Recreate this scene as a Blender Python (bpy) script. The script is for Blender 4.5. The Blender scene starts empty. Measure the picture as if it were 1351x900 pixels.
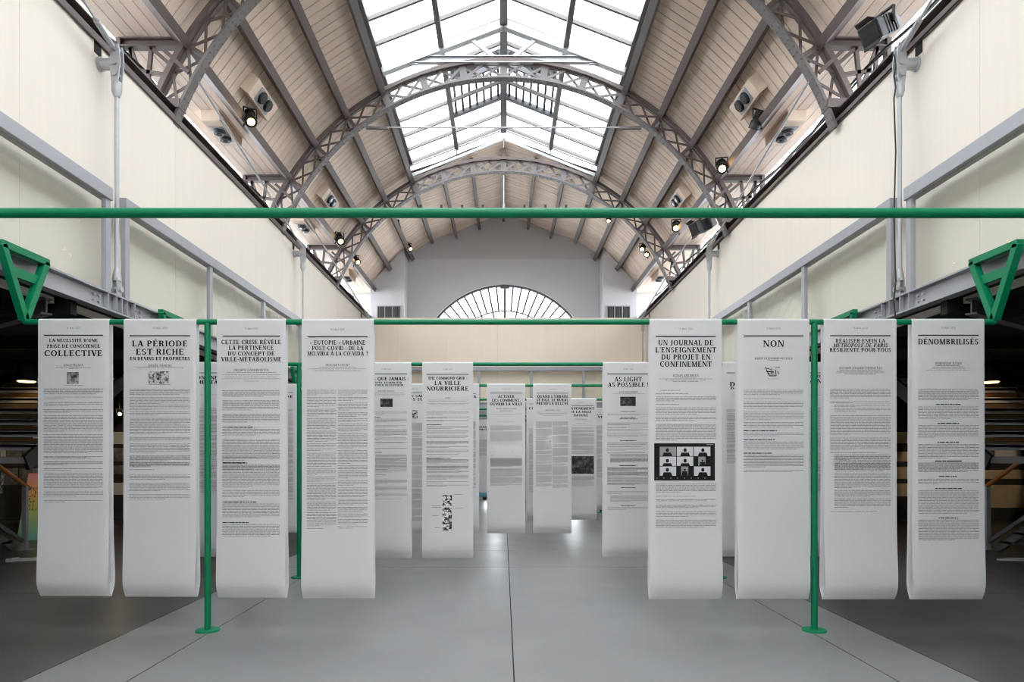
import bpy, bmesh, math, random
from mathutils import Vector, Matrix

# ------------------------------------------------------------------ camera, world, exposure
scene = bpy.context.scene
COL = scene.collection
R = random.Random(7)
rad = math.radians
F, VX, VY, EYE = 901.0, 664.5, 605.0, 1.48      # focal length in pixels, vanishing point, eye height
CX = 0.05                                        # centre line of the hall
cam_d = bpy.data.cameras.new('camera')
cam = bpy.data.objects.new('camera', cam_d)
COL.objects.link(cam)
cam.location = (0, 0, EYE)
cam.rotation_euler = (rad(90), 0, 0)
cam_d.sensor_width = 36.0
cam_d.lens = F / 1351 * 36
cam_d.shift_x = (675.5 - VX) / 1351
cam_d.shift_y = (VY - 450.0) / 1351
cam_d.clip_start = 0.05
cam_d.clip_end = 200
scene.camera = cam

world = bpy.data.worlds.new('overcast_sky')
scene.world = world
world.use_nodes = True
bg = world.node_tree.nodes['Background']
bg.inputs['Color'].default_value = (0.97, 0.985, 1.0, 1)
bg.inputs['Strength'].default_value = 7.0
scene.view_settings.view_transform = 'Standard'
scene.view_settings.look = 'None'
scene.view_settings.gamma = 1
scene.view_settings.use_curve_mapping = False
scene.view_settings.exposure = 0.0
scene.cycles.use_denoising = True
scene.cycles.filter_width = 1.2
scene.cycles.max_bounces = 10
scene.cycles.diffuse_bounces = 6
scene.cycles.transparent_max_bounces = 16
scene.cycles.sample_clamp_indirect = 12.0
scene.cycles.caustics_reflective = False
scene.cycles.caustics_refractive = False


def P(px, py, Y):
    """photo pixel at depth Y -> world point (used to take measurements)"""
    return Vector(((px - VX) * Y / F, Y, EYE + (VY - py) * Y / F))


# ------------------------------------------------------------------ materials
def lin(c):
    return tuple((v / 255 / 12.92) if v / 255 <= 0.04045 else ((v / 255 + 0.055) / 1.055) ** 2.4 for v in c)


def mat(name, rgb, rough=0.5, metal=0.0, var=0.0, scale=6.0, stretch=(1, 1, 1), island=0.0, bump=0.0, spec=0.5, transl=0.0):
    m = bpy.data.materials.new(name)
    m.use_nodes = True
    nt = m.node_tree
    b = nt.nodes['Principled BSDF']
    c = lin(rgb)
    b.inputs['Base Color'].default_value = (*c, 1)
    b.inputs['Roughness'].default_value = rough
    b.inputs['Metallic'].default_value = metal
    b.inputs['Specular IOR Level'].default_value = spec
    fac = None
    if var or bump:
        tc = nt.nodes.new('ShaderNodeTexCoord')
        mp = nt.nodes.new('ShaderNodeMapping')
        mp.inputs['Scale'].default_value = stretch
        nz = nt.nodes.new('ShaderNodeTexNoise')
        nz.inputs['Scale'].default_value = scale
        nz.inputs['Detail'].default_value = 5
        nz.inputs['Roughness'].default_value = 0.6
        nt.links.new(tc.outputs['Object'], mp.inputs['Vector'])
        nt.links.new(mp.outputs['Vector'], nz.inputs['Vector'])
        fac = nz.outputs['Fac']
    if var or island:
        ad = nt.nodes.new('ShaderNodeHueSaturation')
        ad.inputs['Color'].default_value = (*c, 1)
        src = None
        if var:
            mr = nt.nodes.new('ShaderNodeMapRange')
            mr.inputs['From Min'].default_value = 0.25
            mr.inputs['From Max'].default_value = 0.75
            mr.inputs['To Min'].default_value = 1 - var
            mr.inputs['To Max'].default_value = 1 + var
            nt.links.new(fac, mr.inputs['Value'])
            src = mr.outputs['Result']
        if island:
            ge = nt.nodes.new('ShaderNodeNewGeometry')
            mi = nt.nodes.new('ShaderNodeMapRange')
            mi.inputs['To Min'].default_value = 1 - island
            mi.inputs['To Max'].default_value = 1 + island
            nt.links.new(ge.outputs['Random Per Island'], mi.inputs['Value'])
            if src:
                mu = nt.nodes.new('ShaderNodeMath')
                mu.operation = 'MULTIPLY'
                nt.links.new(src, mu.inputs[0])
                nt.links.new(mi.outputs['Result'], mu.inputs[1])
                src = mu.outputs[0]
            else:
                src = mi.outputs['Result']
        nt.links.new(src, ad.inputs['Value'])
        nt.links.new(ad.outputs['Color'], b.inputs['Base Color'])
    if bump:
        bp = nt.nodes.new('ShaderNodeBump')
        bp.inputs['Strength'].default_value = bump
        bp.inputs['Distance'].default_value = 0.01
        nt.links.new(fac, bp.inputs['Height'])
        nt.links.new(bp.outputs['Normal'], b.inputs['Normal'])
    if transl:
        tr = nt.nodes.new('ShaderNodeBsdfTranslucent')
        tr.inputs['Color'].default_value = (*c, 1)
        mx = nt.nodes.new('ShaderNodeMixShader')
        mx.inputs[0].default_value = transl
        nt.links.new(b.outputs[0], mx.inputs[1])
        nt.links.new(tr.outputs[0], mx.inputs[2])
        nt.links.new(mx.outputs[0], nt.nodes['Material Output'].inputs['Surface'])
    return m


def glow(name, rgb, strength):
    m = bpy.data.materials.new(name)
    m.use_nodes = True
    b = m.node_tree.nodes['Principled BSDF']
    b.inputs['Base Color'].default_value = (*lin(rgb), 1)
    b.inputs['Emission Color'].default_value = (*lin(rgb), 1)
    b.inputs['Emission Strength'].default_value = strength
    return m


def glass(name, tint, gloss=0.003, rough=0.02):
    m = bpy.data.materials.new(name)
    m.use_nodes = True
    nt = m.node_tree
    nt.nodes.remove(nt.nodes['Principled BSDF'])
    t = nt.nodes.new('ShaderNodeBsdfTransparent')
    t.inputs['Color'].default_value = (*tint, 1)
    g = nt.nodes.new('ShaderNodeBsdfGlossy')
    g.inputs['Roughness'].default_value = rough
    lw_ = nt.nodes.new('ShaderNodeLayerWeight')          # thin pane: weak mirror face on, strong at grazing angles
    lw_.inputs['Blend'].default_value = 0.5
    pw = nt.nodes.new('ShaderNodeMath')
    pw.operation = 'POWER'
    pw.inputs[1].default_value = 4.0
    fr = nt.nodes.new('ShaderNodeMapRange')
    fr.inputs['To Min'].default_value = gloss
    fr.inputs['To Max'].default_value = 0.03
    nt.links.new(lw_.outputs['Facing'], pw.inputs[0])
    nt.links.new(pw.outputs[0], fr.inputs['Value'])
    mx = nt.nodes.new('ShaderNodeMixShader')
    nt.links.new(fr.outputs[0], mx.inputs[0])
    nt.links.new(t.outputs[0], mx.inputs[1])
    nt.links.new(g.outputs[0], mx.inputs[2])
    nt.links.new(mx.outputs[0], nt.nodes['Material Output'].inputs['Surface'])
    return m


def print_mat(name, lo, hi, scale, thresh=0.5, soft=0.1, kind='noise'):
    """black and white printed picture: a procedural pattern of ink on paper"""
    m = bpy.data.materials.new(name)
    m.use_nodes = True
    nt = m.node_tree
    b = nt.nodes['Principled BSDF']
    b.inputs['Roughness'].default_value = 0.7
    tc = nt.nodes.new('ShaderNodeTexCoord')
    if kind == 'noise':
        nz = nt.nodes.new('ShaderNodeTexNoise')
        nz.inputs['Detail'].default_value = 6
        nz.inputs['Roughness'].default_value = 0.75
        o = nz.outputs['Fac']
    else:
        nz = nt.nodes.new('ShaderNodeTexVoronoi')
        nz.feature = 'DISTANCE_TO_EDGE'
        o = nz.outputs['Distance']
    nz.inputs['Scale'].default_value = scale
    cr = nt.nodes.new('ShaderNodeValToRGB')
    cr.color_ramp.elements[0].position = max(0, thresh - soft)
    cr.color_ramp.elements[1].position = min(1, thresh + soft)
    cr.color_ramp.elements[0].color = (*lin((lo, lo, lo)), 1)
    cr.color_ramp.elements[1].color = (*lin((hi, hi, hi)), 1)
    nt.links.new(tc.outputs['Object'], nz.inputs['Vector'])
    nt.links.new(o, cr.inputs['Fac'])
    nt.links.new(cr.outputs['Color'], b.inputs['Base Color'])
    return m


M = {}
M['green'] = mat('green_powder_coat', (0, 119, 78), 0.45, var=0.04, scale=3, spec=0.3)
M['paper'] = mat('banner_paper', (224, 223, 223), 0.8, spec=0.2, var=0.02, scale=2.2, transl=0.3)
M['ink'] = mat('black_ink', (34, 33, 34), 0.8, spec=0.1)
M['ink2'] = mat('grey_ink', (134, 132, 133), 0.8, spec=0.1)
M['ink4'] = mat('soft_black_ink', (78, 77, 78), 0.8, spec=0.1)
M['ink3'] = mat('light_ink', (128, 127, 128), 0.8, spec=0.1)
M['steel'] = mat('grey_painted_steel', (157, 158, 162), 0.38, var=0.05, scale=4, metal=0.1)
M['galv'] = mat('galvanised_steel', (176, 178, 180), 0.4, metal=0.35, var=0.06, scale=14)
M['iron'] = mat('brown_iron', (98, 86, 82), 0.5, var=0.08, scale=5)
M['lead'] = mat('grey_iron', (112, 106, 105), 0.5, var=0.06, scale=5)
M['wallply'] = mat('birch_plywood', (226, 217, 204), 0.55, var=0.02, scale=2.2, stretch=(7, 7, 0.45), island=0.02)
M['crossply'] = mat('brightened_plywood', (248, 233, 214), 0.55, var=0.015, scale=2.2, stretch=(5, 7, 0.4), island=0.02)  # wall plywood lightened in colour to stand in for missing light
M['plank'] = mat('bleached_boards', (246, 224, 204), 0.6, var=0.06, scale=3.0, stretch=(2, 9, 2), island=0.06)
M['plank2'] = mat('bleached_soffit_boards', (246, 224, 204), 0.6, var=0.06, scale=3.0, stretch=(9, 1, 2), island=0.06)
M['backing'] = mat('dark_gap', (34, 26, 22), 0.9)
M['plaster'] = mat('white_plaster', (212, 212, 214), 0.8, var=0.015, scale=3)
M['upper_plaster'] = mat('grey_plaster', (200, 198, 199), 0.8, var=0.015, scale=3)
M['boxwood'] = mat('box_plywood', (226, 205, 184), 0.55, var=0.05, scale=6)
M['black'] = mat('black_metal', (24, 24, 26), 0.45)
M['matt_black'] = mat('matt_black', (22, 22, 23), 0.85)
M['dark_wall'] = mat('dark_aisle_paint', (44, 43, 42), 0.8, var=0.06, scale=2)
M['dark_steel'] = mat('dark_grey_steel', (92, 93, 96), 0.45, var=0.06, scale=3)
M['tread'] = mat('stair_tread_steel', (170, 174, 180), 0.4, metal=0.2)
M['brown_board'] = mat('brown_stair_board', (96, 74, 48), 0.6, var=0.08, scale=4)
M['handwood'] = mat('oak_handrail', (176, 112, 58), 0.4, var=0.08, scale=8, stretch=(1, 6, 1))
M['glass'] = glass('clear_glass', (0.955, 0.965, 0.955))
M['roofglass'] = glass('roof_glass', (0.96, 0.98, 1.0), 0.002)
M['lens'] = glow('warm_lamp', (255, 205, 130), 25.0)
M['dome'] = glow('warm_dome', (255, 196, 118), 7.0)
M['darklens'] = mat('unlit_lens', (40, 42, 46), 0.1)
M['ph1'] = print_mat('photo_print_a', 30, 190, 22, 0.52, 0.12)
M['ph2'] = print_mat('photo_print_b', 50, 210, 38, 0.5, 0.08)
M['ph3'] = print_mat('photo_print_c', 18, 120, 14, 0.6, 0.12)
M['ph4'] = print_mat('line_drawing', 90, 222, 46, 0.03, 0.02, 'voronoi')
M['ph5'] = print_mat('ink_drawing', 28, 226, 34, 0.50, 0.03)
M['ph6'] = print_mat('photo_print_d', 22, 150, 3.2, 0.5, 0.16)
M['tile'] = mat('video_tile', (196, 196, 198), 0.8)
M['tile2'] = mat('video_tile_grey', (140, 140, 142), 0.8)
M['card'] = mat('exhibit_card', (200, 200, 196), 0.7, var=0.03, scale=6)
M['tan'] = mat('exhibit_tan_sheet', (190, 168, 138), 0.7, var=0.14, scale=5)


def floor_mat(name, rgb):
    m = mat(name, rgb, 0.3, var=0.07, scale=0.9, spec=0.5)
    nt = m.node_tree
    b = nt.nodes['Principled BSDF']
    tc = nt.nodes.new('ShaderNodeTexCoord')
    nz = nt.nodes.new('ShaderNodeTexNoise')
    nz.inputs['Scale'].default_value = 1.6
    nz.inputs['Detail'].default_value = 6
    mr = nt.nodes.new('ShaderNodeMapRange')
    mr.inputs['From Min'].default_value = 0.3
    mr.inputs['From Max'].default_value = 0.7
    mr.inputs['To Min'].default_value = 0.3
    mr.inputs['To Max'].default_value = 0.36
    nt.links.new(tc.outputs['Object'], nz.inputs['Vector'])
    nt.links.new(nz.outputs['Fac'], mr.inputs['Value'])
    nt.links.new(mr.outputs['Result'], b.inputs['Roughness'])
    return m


def poster_mat():
    m = bpy.data.materials.new('poster_gradient_print')
    m.use_nodes = True
    nt = m.node_tree
    b = nt.nodes['Principled BSDF']
    tc = nt.nodes.new('ShaderNodeTexCoord')
    sp = nt.nodes.new('ShaderNodeSeparateXYZ')
    cr = nt.nodes.new('ShaderNodeValToRGB')
    e = cr.color_ramp.elements
    e[0].position, e[0].color = 0.0, (*lin((120, 205, 205)), 1)
    e[1].position, e[1].color = 1.0, (*lin((236, 150, 168)), 1)
    k = e.new(0.45)
    k.color = (*lin((196, 216, 120)), 1)
    k = e.new(0.72)
    k.color = (*lin((240, 190, 130)), 1)
    nt.links.new(tc.outputs['Generated'], sp.inputs[0])
    nt.links.new(sp.outputs['Z'], cr.inputs['Fac'])
    nt.links.new(cr.outputs['Color'], b.inputs['Base Color'])
    b.inputs['Roughness'].default_value = 0.6
    return m


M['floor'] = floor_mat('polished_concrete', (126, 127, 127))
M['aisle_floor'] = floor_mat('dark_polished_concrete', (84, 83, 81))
M['poster'] = poster_mat()


# ------------------------------------------------------------------ mesh helpers
class MB:
    def __init__(self):
        self.v, self.f, self.s, self.m = [], [], [], []
        self.mi = 0

    def _add(self, vs, fs, smooth=False):
        o = len(self.v)
        self.v += [tuple(p) for p in vs]
        for f in fs:
            self.f.append(tuple(i + o for i in f))
            self.s.append(smooth)
            self.m.append(self.mi)

    def box(self, x0, x1, y0, y1, z0, z1):
        x0, x1 = min(x0, x1), max(x0, x1)
        y0, y1 = min(y0, y1), max(y0, y1)
        z0, z1 = min(z0, z1), max(z0, z1)
        self._add([(x0, y0, z0), (x1, y0, z0), (x1, y1, z0), (x0, y1, z0), (x0, y0, z1), (x1, y0, z1), (x1, y1, z1), (x0, y1, z1)],
                  [(0, 3, 2, 1), (4, 5, 6, 7), (0, 1, 5, 4), (1, 2, 6, 5), (2, 3, 7, 6), (3, 0, 4, 7)])
        return self

    def hexa(self, a, b):
        """two quads (4 points each) joined into a solid"""
        self._add(list(a) + list(b), [(0, 3, 2, 1), (4, 5, 6, 7), (0, 1, 5, 4), (1, 2, 6, 5), (2, 3, 7, 6), (3, 0, 4, 7)])
        return self

    def beam(self, p, q, w, h, up=(0, 0, 1)):
        p, q = Vector(p), Vector(q)
        d = (q - p).normalized()
        u = Vector(up)
        s = d.cross(u)
        if s.length < 1e-5:
            s = d.cross(Vector((1, 0, 0)))
        s.normalize()
        u = s.cross(d).normalized()
        a, b = s * w / 2, u * h / 2
        self.hexa([p - a - b, p + a - b, p + a + b, p - a + b], [q - a - b, q + a - b, q + a + b, q - a + b])
        return self

    def tube(self, p, q, r, n=14, r2=None):
        return self.lathe(p, q, [(r, 0.0), (r2 if r2 is not None else r, 1.0)], n)

    def lathe(self, p, q, prof, n=20):
        """profile of (radius, fraction along p->q), closed with caps"""
        p, q = Vector(p), Vector(q)
        ax = q - p
        d = ax.normalized()
        s = d.cross(Vector((0, 0, 1)))
        if s.length < 1e-4:
            s = Vector((1, 0, 0))
        s.normalize()
        t = d.cross(s)
        vs = []
        for r, h in prof:
            c = p + ax * h
            for i in range(n):
                a = 2 * math.pi * i / n
                vs.append(c + s * (r * math.cos(a)) + t * (r * math.sin(a)))
        fs = []
        k = len(prof)
        for j in range(k - 1):
            for i in range(n):
                fs.append((j * n + i, j * n + (i + 1) % n, (j + 1) * n + (i + 1) % n, (j + 1) * n + i))
        self._add(vs, fs, True)
        self._add(vs[:n], [tuple(reversed(range(n)))])
        self._add(vs[-n:], [tuple(range(n))])
        return self

    def path(self, pts, r, n=8, closed=False):
        pts = [Vector(p) for p in pts]
        vs = []
        k = len(pts)
        for i, c in enumerate(pts):
            a = pts[(i - 1) % k] if (closed or i > 0) else pts[i]
            b = pts[(i + 1) % k] if (closed or i < k - 1) else pts[i]
            d = (b - a).normalized()
            s = d.cross(Vector((0, 0, 1)))
            if s.length < 1e-3:
                s = d.cross(Vector((1, 0, 0)))
            s.normalize()
            t = d.cross(s)
            for j in range(n):
                g = 2 * math.pi * j / n
                vs.append(c + s * (r * math.cos(g)) + t * (r * math.sin(g)))
        fs = []
        for i in range(k if closed else k - 1):
            for j in range(n):
                i2 = (i + 1) % k
                fs.append((i * n + j, i * n + (j + 1) % n, i2 * n + (j + 1) % n, i2 * n + j))
        self._add(vs, fs, True)
        if not closed:
            self._add(vs[:n], [tuple(reversed(range(n)))])
            self._add(vs[-n:], [tuple(range(n))])
        return self

    def prism(self, pts, vec):
        n = len(pts)
        a = [Vector(p) for p in pts]
        b = [p + Vector(vec) for p in a]
        self._add(a + b, [tuple(reversed(range(n))), tuple(range(n, 2 * n))] + [(i, (i + 1) % n, n + (i + 1) % n, n + i) for i in range(n)])
        return self

    def poly(self, pts):
        self._add(pts, [tuple(range(len(pts)))])
        return self

    def build(self, name, material, parent=None, base=None, bevel=0.0, recalc=True):
        """one mesh object; with a parent its vertices are taken relative to the parent's base point"""
        off = BASE[parent.name] if parent else Vector(base if base is not None else self.centre())
        me = bpy.data.meshes.new(name)
        me.from_pydata([tuple(Vector(p) - off) for p in self.v], [], self.f)
        mats = material if isinstance(material, (list, tuple)) else [material]
        for x in mats:
            me.materials.append(x)
        me.polygons.foreach_set('use_smooth', self.s)
        me.polygons.foreach_set('material_index', self.m)
        if recalc or bevel:
            bm = bmesh.new()
            bm.from_mesh(me)
            if recalc:
                bmesh.ops.recalc_face_normals(bm, faces=bm.faces)
            if bevel:
                es = [e for e in bm.edges if len(e.link_faces) == 2 and e.calc_face_angle(0) > 0.6]
                bmesh.ops.bevel(bm, geom=es, offset=bevel, segments=2, profile=0.5, affect='EDGES', clamp_overlap=True)
            bm.to_mesh(me)
            bm.free()
        me.update()
        o = bpy.data.objects.new(name, me)
        COL.objects.link(o)
        BASE[o.name] = off
        if parent:
            o.parent = parent
        else:
            o.location = off
        return o

    def centre(self):
        xs, ys, zs = zip(*self.v)
        return Vector(((min(xs) + max(xs)) / 2, (min(ys) + max(ys)) / 2, min(zs)))


BASE = {}


def thing(name, label, cat, loc, group=None):
    o = bpy.data.objects.new(name, None)
    o.empty_display_size = 0.1
    COL.objects.link(o)
    o.location = loc
    BASE[o.name] = Vector(loc)
    o['label'], o['category'] = label, cat
    if group:
        o['group'] = group
    return o


def tag(o, label, cat, group=None, kind=None):
    o['label'], o['category'] = label, cat
    if group:
        o['group'] = group
    if kind:
        o['kind'] = kind
    return o


def struct(o):
    o['kind'] = 'structure'
    return o


def dup(root, delta, label=None):
    """copy a thing with its parts and sub-parts, shifted by delta"""
    r = root.copy()
    COL.objects.link(r)
    r.location = Vector(root.location) + Vector(delta)
    if label:
        r['label'] = label
    for ch in list(root.children):
        c = ch.copy()
        COL.objects.link(c)
        c.parent = r
        for g in ch.children:
            d = g.copy()
            COL.objects.link(d)
            d.parent = c
    return r


# ------------------------------------------------------------------ main measurements
BX = 4.21          # inner edge of the mezzanine edge beam, from the centre line
WX = 4.46          # plywood wall face
WTOP = 5.98
BEAM0, BEAM1 = 3.04, 3.244
RZ = 4.35          # centre height of the roof arch
RLO, RHI, RPL = 4.71, 5.05, 5.24
PUR = [57.7, 48.0, 38.3, 28.6]
TY = [4.75, 9.19, 13.62, 18.06]
YBACK, YGAB, YREC = -14.0, 22.5, 23.4
SKY0, SKY1 = -12.0, 17.98
EX, EZ, RIDGE = 2.47, 9.24, 10.2     # skylight eave and ridge


def arc(a, r, y=0.0, side=1):
    return Vector((side * r * math.sin(rad(a)), y, RZ + r * math.cos(rad(a))))


# ------------------------------------------------------------------ floor
fl = MB()
xs = [-13.4, -3.2, -2.5, 0.07, 2.62, 3.16, 13.5]
ys_mid = [-14, -3.2, 2.6, 9.3, 11.0, 16.5, 24.6]
ys_out = [-14, -2, 7.49, 15.0, 24.6]
g = 0.005
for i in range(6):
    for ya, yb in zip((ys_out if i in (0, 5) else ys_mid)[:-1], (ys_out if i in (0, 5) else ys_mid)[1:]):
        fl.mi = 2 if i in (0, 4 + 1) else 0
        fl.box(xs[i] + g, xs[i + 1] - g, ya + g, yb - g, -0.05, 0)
fl.mi = 1
fl.box(-13.4, 13.5, -14, 24.6, -0.12, -0.012)
struct(fl.build('floor', [M['floor'], M['matt_black'], M['aisle_floor']], base=(0, 0, 0)))

# ------------------------------------------------------------------ side walls of plywood, aisles, mezzanine slabs
for s, nm in ((-1, 'left'), (1, 'right')):
    w = MB()
    y = YBACK
    offs = 0.3 if s < 0 else 0.55
    ys = [YBACK] + [offs + 1.48 * k for k in range(-9, 15)] + [21.95]
    ys = sorted(v for v in ys if YBACK <= v <= 21.95)
    for ya, yb in zip(ys[:-1], ys[1:]):
        w.box(CX + s * WX, CX + s * (WX + 0.06), ya + 0.0015, yb - 0.0015, 3.0, WTOP)
    struct(w.build('wall_' + nm, M['wallply']))
    # the mezzanine slab above the aisle, and the closed box behind the plywood
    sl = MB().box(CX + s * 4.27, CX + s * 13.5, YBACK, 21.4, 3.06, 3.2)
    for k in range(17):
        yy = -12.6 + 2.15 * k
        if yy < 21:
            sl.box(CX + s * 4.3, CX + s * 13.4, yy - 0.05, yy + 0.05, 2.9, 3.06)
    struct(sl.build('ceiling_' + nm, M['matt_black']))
    tb = MB().box(CX + s * (WX + 0.07), CX + s * 5.4, YBACK, 24.0, 5.86, 5.96)
    tb.box(CX + s * 5.36, CX + s * 5.44, YBACK, 24.0, 5.9, 6.12)
    tb.box(CX + s * 5.36, CX + s * 5.44, YBACK, 24.0, 7.4, 7.5)
    tb.box(s * 5.15, CX + s * 5.44, YBACK, 24.0, 7.45, 7.5)
    tb.box(s * 5.23, s * 5.27, YBACK, YREC, 7.19, 7.45)
    struct(tb.build('trim_1' if s < 0 else 'trim_2', M['upper_plaster']))
    wn = MB().box(CX + s * 5.39, CX + s * 5.41, YBACK, 24.0, 6.12, 7.4)
    struct(wn.build('window_3' if s < 0 else 'window_4', M['roofglass']))
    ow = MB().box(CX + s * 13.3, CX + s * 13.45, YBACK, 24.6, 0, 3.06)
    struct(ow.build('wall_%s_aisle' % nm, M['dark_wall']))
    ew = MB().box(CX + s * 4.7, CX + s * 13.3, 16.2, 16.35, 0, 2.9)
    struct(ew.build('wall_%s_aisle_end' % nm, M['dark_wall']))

bk = MB().box(-13.4, -4.0, YBACK - 0.1, YBACK, 0, 11)
bk.box(4.0, 13.5, YBACK - 0.1, YBACK, 0, 11).box(-4.0, 4.0, YBACK - 0.1, YBACK, 0, 3.2).box(-4.0, 4.0, YBACK - 0.1, YBACK, 8.2, 11)
bw = MB().box(-4.0, 4.0, YBACK - 0.05, YBACK - 0.04, 3.2, 8.2)  # unseen glazed opening, added to light banner fronts and roof underside
struct(bw.build('fill_window', M['roofglass']))
struct(bk.build('wall_back', M['plaster']))

# ------------------------------------------------------------------ roof boards
ce = MB()
PITCH, GAP = 0.2, 0.0095


def facet(p0, p1, y0, y1, fine=True):
    """a facet from arch point p0 to p1 (x,z), boards laid across it at constant pitch"""
    ax, az = p0
    bx, bz = p1
    n = Vector((bz - az, 0, -(bx - ax))).normalized()
    if n.z < 0:
        n = -n
    y = y0
    step = PITCH if fine else 2.0
    while y < y1 - 1e-4:
        ye = min(y + step, y1)
        lift = R.uniform(0, 0.004)
        o = n * lift
        a = [Vector((ax, y + GAP, az)) + o, Vector((bx, y + GAP, bz)) + o, Vector((bx, ye - GAP, bz)) + o, Vector((ax, ye - GAP, az)) + o]
        ce.hexa(a, [p + n * 0.02 for p in a])
        y = ye
    # dark layer behind the board joints
    ce.mi = 1
    a = [Vector((ax, y0, az)), Vector((bx, y0, bz)), Vector((bx, y1, bz)), Vector((ax, y1, az))]
    ce.hexa([p + n * 0.024 for p in a], [p + n * 0.08 for p in a])
    ce.mi = 0


def node(a, side):
    p = arc(a, RPL if a > 20 else (5.15 if a > 15 else 5.28 if a > 5 else 5.5), 0, side)
    return (p.x, p.z)


for s in (-1, 1):
    for k in range(3):
        a, b = node(PUR[k], s), node(PUR[k + 1], s)
        facet(a, b, 4.75, YREC + 0.1)
        facet(a, b, YBACK, 4.75, False)
    cs = [node(PUR[3], s), node(19.0, s), node(9.5, s), node(0.0, s)]
    for a, b in zip(cs[:-1], cs[1:]):
        facet(a, b, SKY1, YREC + 0.1)
        facet(a, b, YBACK, SKY0, False)
    # level soffit beside the wall with boards running along the hall
    n0 = node(PUR[0], s)
    for k in range(5):
        x0 = n0[0] + (s * 5.25 - n0[0]) * k / 5
        x1 = n0[0] + (s * 5.25 - n0[0]) * (k + 1) / 5
        for ya, yb in ((YBACK, 4.7), (4.7, 9.2), (9.2, 13.6), (13.6, 18.1), (18.1, YREC)):
            ce.mi = 2
            ce.box(x0 + s * 0.005, x1 - s * 0.005, ya + 0.003, yb - 0.003, n0[1], n0[1] + 0.02)
    ce.mi = 1
    ce.box(n0[0], s * 5.25, YBACK, YREC, n0[1] + 0.025, n0[1] + 0.08)
    ce.mi = 0
struct(ce.build('ceiling', [M['plank'], M['backing'], M['plank2']], base=(0, 5, 7), recalc=True))

# ------------------------------------------------------------------ gable wall with the arched window
ARC_R, ARC_Z, ARC_X = 3.0, 4.45, 0.04
ga = MB()


def roofz(x):
    pts = sorted([node(a, s) for a in PUR for s in (-1, 1)] + [node(a, s) for a in (19.0, 9.5) for s in (-1, 1)] + [node(0.0, 1)])
    pts = [(-5.45, pts[0][1])] + pts + [(5.45, pts[-1][1])]
    for (xa, za), (xb, zb) in zip(pts[:-1], pts[1:]):
        if xa <= x <= xb and xb > xa:
            return za + (zb - za) * (x - xa) / (xb - xa)
    return pts[0][1]


N = 90
gx = sorted(set([-5.4 + 10.8 * i / N for i in range(N + 1)] + [ARC_X + ARC_R * math.cos(rad(t)) for t in range(0, 181, 5)]))
for xa, xb in zip(gx[:-1], gx[1:]):
    def lowz(x):
        d = abs(x - ARC_X)
        return ARC_Z + math.sqrt(max(0, ARC_R ** 2 - d * d)) if d < ARC_R else ARC_Z
    inside = abs((xa + xb) / 2 - ARC_X) < ARC_R
    la, lb = (lowz(xa), lowz(xb)) if inside else (ARC_Z, ARC_Z)
    zs = 8.32
    ta, tb_ = roofz(xa) + 0.03, roofz(xb) + 0.03
    cuts = [(la, lb, min(zs, ta), min(zs, tb_), 0.0)]
    if ta > zs and tb_ > zs:
        cuts.append((zs, zs, ta, tb_, -0.012))       # the upper field stands very slightly proud
    for k, (z0a, z0b, z1a, z1b, dy) in enumerate(cuts):
        ga.mi = k
        ga.hexa([(xa, YREC + dy, z0a), (xb, YREC + dy, z0b), (xb, YREC + dy, z1b), (xa, YREC + dy, z1a)],
                [(xa, YREC + 0.35, z0a), (xb, YREC + 0.35, z0b), (xb, YREC + 0.35, z1b), (xa, YREC + 0.35, z1a)])
ga.mi = 0
ga.box(-5.4, ARC_X - ARC_R, YREC, YREC + 0.35, 2.9, ARC_Z)
ga.box(ARC_X + ARC_R, 5.4, YREC, YREC + 0.35, 2.9, ARC_Z)
ga.box(ARC_X - ARC_R, ARC_X + ARC_R, YREC, YREC + 0.35, 2.9, 3.4)
for s in (-1, 1):      # the piers that stand forward beside the recess
    ga.hexa([(s * 3.28, YGAB, 3), (s * 4.39, YGAB, 3), (s * 4.39, YGAB, roofz(4.39) + .02), (s * 3.28, YGAB, roofz(3.28) + .02)],
            [(s * 3.28, YREC, 3), (s * 4.39, YREC, 3), (s * 4.39, YREC, roofz(4.39) + .02), (s * 3.28, YREC, roofz(3.28) + .02)])
struct(ga.build('wall_gable', [M['plaster'], M['upper_plaster']], base=(0, YREC, 3)))

win = thing('window_1', 'half-round window with radiating bars in the white gable wall', 'window', (ARC_X, YREC + 0.12, 3.4))
win['kind'] = 'structure'
fr = MB()
for r_, w_ in ((ARC_R - 0.03, 0.07), (2.1, 0.035)):
    for t in range(0, 180, 3):
        c0, c1 = [Vector((ARC_X + r_ * math.cos(rad(u)), YREC + 0.12, ARC_Z + r_ * math.sin(rad(u)))) for u in (t, t + 3)]
        fr.beam(c0, c1, 0.07, w_, up=(0, 0, 1) if abs(t - 90) < 60 else (1, 0, 0))
for k in range(33):
    u = 180 * k / 32
    r0 = 2.1 if k % 2 else 0.5
    c0, c1 = [Vector((ARC_X + r_ * math.cos(rad(u)), YREC + 0.12, ARC_Z + r_ * math.sin(rad(u)))) for r_ in (r0, ARC_R - 0.03)]
    w_ = 0.07 if k == 16 else 0.055
    fr.beam(c0, c1, w_, 0.05, up=(0, 1, 0))
fr.box(ARC_X - 0.16, ARC_X + 0.16, YREC + 0.05, YREC + 0.15, ARC_Z + ARC_R - 0.13, ARC_Z + ARC_R - 0.05)
fr.box(ARC_X - ARC_R, ARC_X + ARC_R, YREC + 0.09, YREC + 0.15, 3.4, 3.46)
for k in range(-5, 6):
    fr.box(ARC_X + k * 0.52 - .015, ARC_X + k * 0.52 + .015, YREC + 0.1, YREC + 0.14, 3.4, ARC_Z)
fr.build('window_frame', M['dark_steel'], win)
pa = MB()
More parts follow.
